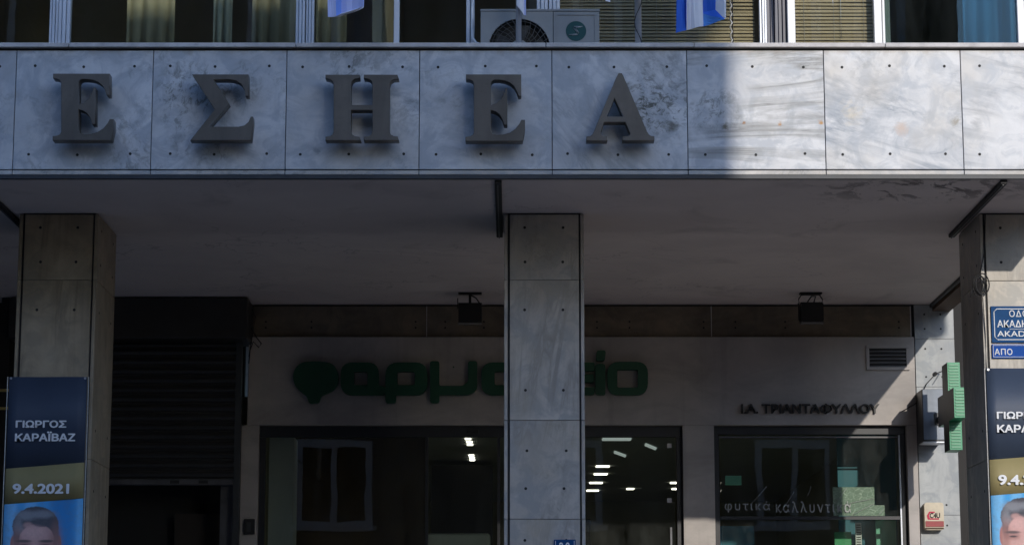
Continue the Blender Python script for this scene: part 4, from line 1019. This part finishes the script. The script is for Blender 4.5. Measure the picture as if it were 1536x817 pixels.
for r_ in (.10, .14, .18, .215):
    g.tube([(fc.x+r_*math.cos(2*math.pi*i/36), Yc-.013, fc.z+r_*math.sin(2*math.pi*i/36)) for i in range(37)], .0022, 0, 4)
g.cyl((fc.x, Yc-.018, fc.z), (fc.x, Yc-.006, fc.z), .066, 1, 24)
g.build('fan_grille', [M['grille'], M['ac']], ac)
fb = MB()
for i in range(5):
    a_ = 2*math.pi*i/5
    fb.poly([(fc.x+r_*math.cos(a_+d_), Yc+.05+y_, fc.z+r_*math.sin(a_+d_)) for r_, d_, y_ in ((.05, -.2, 0), (.05, .3, .03), (.21, .55, .04), (.22, -.1, 0))])
fb.build('fan_blade', M['grille'], ac)
xi, xj = ax(834, 40, Yc), ax(893, 40, Yc); zi = az(22, Yc)
b = MB(); b.box(xi, xj, Yc-.006, Yc-.0005, zi-.006, zi); b.box(xi, xi+.006, Yc-.006, Yc-.0005, z0+.02, zi-.006); b.box(xj-.006, xj, Yc-.006, Yc-.0005, z0+.02, zi-.006)
b.build('panel_moulding', M['ac'], ac)
lc = at(864, 47, Yc); lr = .079
b = MB(); b.cyl((lc.x, Yc-.004, lc.z), (lc.x, Yc+.001, lc.z), lr, 0, 32); b.build('logo_disc', M['teal'], ac)
b = MB(); s_ = lr/98
for dx in (0, 34):
    pts = [(1262-18*(dx == 0)*0+0, 262)]
for pl in ([(1240, 262), (1160, 262), (1150, 275), (1190, 315), (1180, 335), (1108, 345)], [(1225, 266), (1182, 272), (1176, 282), (1204, 320), (1192, 342), (1140, 347)]):
    b.tube([(lc.x+(x-1178)*s_, Yc-.006, lc.z-(y-304)*s_) for x, y in pl], .0042, 0, 5)
b.build('logo_stroke', M['ac'], ac)
mb = MB().tube([at(708.5, -80, .55), at(708.5, 40, .55), at(709.5, 58, .53), at(714, 65, .5), at(722, 67, .5)], .012, 0, 8)
tag(mb.build('drain_pipe', M['whitepaint']), 'pale pipe bending into the left side of the air conditioner', 'pipe')
MB().box(XL, XR-.04, .305, .62, 6.055, 6.095).build('ledge', M['coping'], B)

# ------------------------------------------------------------------ flags and poles on the coping
def pole(px, r, label, wire=False):
    x = ax(px, 60, .15); t = thing('flagpole', label, 'flagpole', (x, .15, 6.446), 'flagpoles on the coping')
    MB().tube([(x, .15, 6.4465), (x, .15, 9.3)], r, 0, 12).build('shaft', M['steel'], t)
    MB().cyl((x, .15, 6.4465), (x, .15, 6.452), r*1.5, 0, 12).build('base', M['steel'], t)
    if wire:
        MB().tube([(x+(r+.004)*math.cos(i*.5), .15-(r+.004)*abs(math.sin(i*.5)), 6.46+i*.03) for i in range(60)], .003, 0, 5).build('wire', M['wire'], t)
    return t
pole(778, .022, 'steel flagpole in front of the air conditioner fan')
pole(957.5, .026, 'steel flagpole wound with black wire, right of the air conditioner', True)
pr = thing('flagpole', 'thin rope wound rod right of the large blue and white flag', 'flagpole', (ax(1098, 60, .15), .15, 6.446), 'flagpoles on the coping')
x = ax(1098, 60, .15); MB().tube([(x+.007, .155, 6.447), (x+.007, .155, 9.3)], .005, 0, 8).build('shaft', M['wire'], pr)
MB().tube([(x-.006+.008*math.cos(i*1.1), .145+.008*math.sin(i*1.1), 6.447+i*.012) for i in range(180)], .006, 0, 5).build('rope', M['rope'], pr)
def flag(patches, label, Y, mats, fold=.05, up=-330):
    cache = {}; m = MB()
    def vert(p):
        if p not in cache:
            px_, py_ = p
            yy = Y+fold*math.sin(px_*.55+py_*.13)
            cache[p] = m.bm.verts.new(at(px_, up if py_ <= 0 else py_, yy) if py_ > 0 else at(px_, up, Y+fold*.4*math.sin(px_*.55)))
        return cache[p]
    for mi, pts in patches:
        f = m.bm.faces.new([vert(p) for p in pts]); f.material_index = mi
    bmesh.ops.triangulate(m.bm, faces=m.bm.faces)
    bmesh.ops.subdivide_edges(m.bm, edges=m.bm.edges, cuts=3, use_grid_fill=True)
    for v_ in m.bm.verts:
        v_.co.y += .012*math.sin(v_.co.x*38+v_.co.z*6)+.006*math.sin(v_.co.z*31+v_.co.x*11)
    bmesh.ops.recalc_face_normals(m.bm, faces=m.bm.faces)
    o = m.build('flag', mats); s_ = o.modifiers.new('thickness', 'SOLIDIFY'); s_.thickness = .002
    return tag(o, label, 'flag', 'flags over the fascia')
FM = [M['flagwhite'], M['flagpale'], M['flagblue'], M['flaglight'], paint('flag_mid_blue', (0.22, 0.36, 0.80), 0.1, 4, 0.8)]
flag([(1, [(483, 0), (496, 0), (504, 24), (492, 26)]), (4, [(496, 0), (518, 0), (512, 20), (504, 24)]), (1, [(518, 0), (548, 0), (546, 10), (512, 20)]), (0, [(492, 26), (504, 24), (512, 20), (546, 10), (545, 13), (510, 25)])],
     'pale blue flag corner hanging over the left upper windows', -.35, FM)
flag([(0, [(772, 0), (781, 0), (786, 23), (781, 16), (775, 9)]), (1, [(781, 0), (789, 0), (789, 23), (786, 23)])], 'white flag end wrapped round the pole before the fan', .10, FM, .01)
flag([(0, [(903, 0), (918, 0), (915, 4), (908, 2)])], 'tiny white flag corner above the air conditioner', -.3, FM, .02)
flag([(2, [(1019, 0), (1028, 0), (1029, 25), (1030, 45), (1014, 50)]), (0, [(1028, 0), (1046, 0), (1049, 18), (1055, 40), (1030, 45), (1029, 25)]), (2, [(1046, 0), (1079, 0), (1073, 16), (1087, 29), (1068, 24), (1049, 18)]),
      (3, [(1049, 18), (1068, 24), (1087, 29), (1055, 40)]), (0, [(1079, 0), (1091, 0), (1089, 26), (1087, 29), (1073, 16)])], 'large blue and white striped flag hanging over the blinds', -.12, FM, .035)
flag([(0, [(1236, 0), (1252, 0), (1249, 10)])], 'small white flag corner in front of the right blind', -.3, FM, .02)
for px, Y in ((515, -.35), (910, -.3), (1055, -.12), (1244, -.3)):
    top = at(px, -330, Y); t = thing('flagpole', {515: 'slanting flagpole carrying the pale blue flag at the left', 910: 'slanting flagpole carrying the tiny white corner flag', 1055: 'slanting flagpole carrying the large blue and white flag', 1244: 'slanting flagpole carrying the small white flag at the right'}[px], 'flagpole', (top.x, .5, top.z-.05))
    MB().tube([(top.x, .49, top.z+.62), (top.x, Y-.6, top.z-.04+.0)][::-1], .02, 0, 8).build('shaft', M['steel'], t)

# ------------------------------------------------------------------ the opposite side of the street
def far_building(name, label, x0, x1, y0, y1, h, wall, cols, rows_, wsz, front, seedx):
    t = thing(name, label, 'building', ((x0+x1)/2, (y0+y1)/2, 0))
    MB().box(x0, x1, y0, y1, 0, h).build('wall', wall, t)
    MB().box(x0-.25, x1+.25, y0-.25, y1+.25, h+.002, h+.35).build('cornice', wall, t)
    first = None
    for z in rows_:
        for x in cols:
            if not (x0+.3 < x-wsz[0]/2 and x+wsz[0]/2 < x1-.3): continue
            if first is None:
                w2, h2 = wsz; yf = y1 if front > 0 else y0; s = front
                def bx(m, a, b_, ya, yb_, c_, d_, mi=0): m.box(x+a, x+b_, min(yf+s*ya, yf+s*yb_), max(yf+s*ya, yf+s*yb_), z+c_, z+d_, mi)
                m = MB(); bx(m, -w2/2, -w2/2+.14, .002, .10, 0, h2); bx(m, w2/2-.14, w2/2, .002, .10, 0, h2); bx(m, -w2/2+.14, w2/2-.14, .002, .10, h2-.16, h2); bx(m, -w2/2+.14, w2/2-.14, .002, .10, 0, .1); bx(m, -.06, .06, .002, .07, .1, h2-.16)
                bx(m, -w2/2-.1, w2/2+.1, .002, .2, -.1, -.002)
                o = m.build('window', M['whitepaint'], t)
                m = MB(); bx(m, -w2/2+.14, w2/2-.14, .012, .03, .1, h2-.16); pn = m.build('pane', M['glass_far'], o)
                m = MB(); bx(m, -w2/2+.14, w2/2-.14, .002, .011, .1, h2-.16); bk = m.build('backing', M['dark'], o)
                first = (o, pn, bk, x, z)
            else:
                o, pn, bk, fx, fz = first
                c_ = o.copy(); COL.objects.link(c_); c_.parent = t; c_.location = (x-fx, 0, z-fz)
                for ch in (pn, bk):
                    d_ = ch.copy(); COL.objects.link(d_); d_.parent = c_
    return t
XE = 7.47
far_building('apartment_building', 'ochre apartment building across the street with white framed windows', -58, XE, -32, -19, 14.2, M['ochre'], [-3.65+4.72*k for k in range(-11, 3)], [1.0, 4.9, 8.4, 11.9], (1.55, 1.75), 1, 0)
far_building('apartment_building', 'grey apartment building across the street beyond the side lane', 19, 60, -32, -19, 10, M['grey_render2'], [21+4*k for k in range(9)], [1.0, 4.9], (1.55, 1.75), 1, 0)
far_building('corner_building', 'dark grey building down the side street behind the right pillar', 5.0, 24, 18, 40, 14, M['grey_dark'], [15+3*k for k in range(3)], [1.0, 4.5, 8.0], (1.6, 1.9), -1, 0)

far_building('apartment_building', 'brown grey block closing the far end of the side lane', 2, 34, -95, -80, 17, M['grey_render2'], [4+4*k for k in range(7)], [1.0, 4.9, 8.4, 11.9], (1.55, 1.75), 1, 0)  # this and the following blocks: unseen, added to darken the portico
far_building('apartment_building', 'long brown grey block joined to the left side of the marble building', -60, -9.15, .6, 14, 20, M['grey_render2'], [-58+4*k for k in range(12)], [1.0, 4.9, 8.4, 11.9], (1.55, 1.75), -1, 0)
far_building('apartment_building', 'dark block closing the street at its left end', -85, -62, -40, 14, 18, M['grey_render2'], [-82+4*k for k in range(5)], [1.0, 4.9, 8.4], (1.55, 1.75), 1, 0)
far_building('apartment_building', 'dark block closing the street at its right end', 62, 85, -40, 14, 18, M['grey_render2'], [65+4*k for k in range(5)], [1.0, 4.9, 8.4], (1.55, 1.75), 1, 0)
far_building('corner_building', 'dark grey block across the side street to the right', 14, 60, .6, 16, 18, M['grey_render2'], [16+4*k for k in range(10)], [1.0, 4.9, 8.4, 11.9], (1.55, 1.75), -1, 0)
# street trees that the upper panes mirror
def tree(x, y, h, seed, label):
    rnd = random.Random(seed); t = thing('street_tree', label, 'tree', (x, y, 0), 'street trees by the opposite kerb')
    tr = MB(); tips = []
    def limb(p, d, ln, r, lev):
        pts = [p]; q_ = Vector(p); dd = d.copy()
        for i in range(4):
            dd = (dd+Vector((rnd.uniform(-.18, .18), rnd.uniform(-.18, .18), rnd.uniform(-.05, .12)))).normalized(); q_ = q_+dd*ln/4; pts.append(q_.copy())
        tr.tube(pts, r, 0, 7 if lev < 2 else 5, r*.55)
        if lev >= 3: tips.extend(pts[2:]); return
        for i in range(3 if lev else 5):
            a_ = rnd.uniform(0, 6.28); up = rnd.uniform(.35, .9)
            nd_ = (dd*.5+Vector((math.cos(a_), math.sin(a_), up))*.8).normalized()
            limb(pts[rnd.choice((2, 3, 4))], nd_, ln*rnd.uniform(.55, .75), r*.5, lev+1)
    limb(Vector((x, y, 0)), Vector((0, 0, 1)), h*.45, .22, 0)
    tr.build('trunk', M['bark'], t)
    lf = MB()
    for p in tips:
        for i in range(5):
            c_ = p+Vector((rnd.gauss(0, .28), rnd.gauss(0, .28), rnd.gauss(0, .22))); s_ = rnd.uniform(.05, .11)
            a_ = Vector((rnd.uniform(-1, 1), rnd.uniform(-1, 1), rnd.uniform(-1, 1))).normalized(); b_ = a_.orthogonal().normalized()
            lf.poly([c_-a_*s_, c_+b_*s_*.6, c_+a_*s_, c_-b_*s_*.6])
    lf.build('crown', M['leaf'], t)
tree(-6.4, -15.4, 13, 3, 'bare limbed street tree nearer the viewpoint')
tree(-13.0, -15.4, 11, 5, 'bare limbed street tree farther from the viewpoint')

lt = thing('hanging_lamp', 'round bottomed lantern hung on a cable over the side street corner', 'lamp', (6.27, -1.0, 7.6))  # unseen body added only for its rounded shadow on the rear wall
m = MB(); prof = [(.0, 7.58), (.05, 7.585), (.085, 7.605), (.105, 7.64), (.105, 8.05), (.06, 8.12), (.0, 8.13)]
rg = [[m.bm.verts.new((6.27+r_*math.cos(k*math.pi/10), -1.0+r_*math.sin(k*math.pi/10), z_)) for k in range(20)] for r_, z_ in prof[1:-1]]
for a_, b_ in zip(rg, rg[1:]):
    for k in range(20): m.bm.faces.new((a_[k], a_[(k+1) % 20], b_[(k+1) % 20], b_[k]))
m.bm.faces.new(rg[0][::-1]); m.bm.faces.new(rg[-1])
m.build('housing', M['boxgrey'], lt)
MB().tube([(XR+.01, 1.0, 9.4), (5.4, -.05, 9.0), (6.27, -1.0, 8.9), (10, -1.2, 9.1), (14.1, .62, 9.6)], .008, 0, 6).tube([(6.27, -1.0, 8.12), (6.27, -1.0, 8.9)], .012, 0, 6).build('suspension_cable', M['wire'], lt)
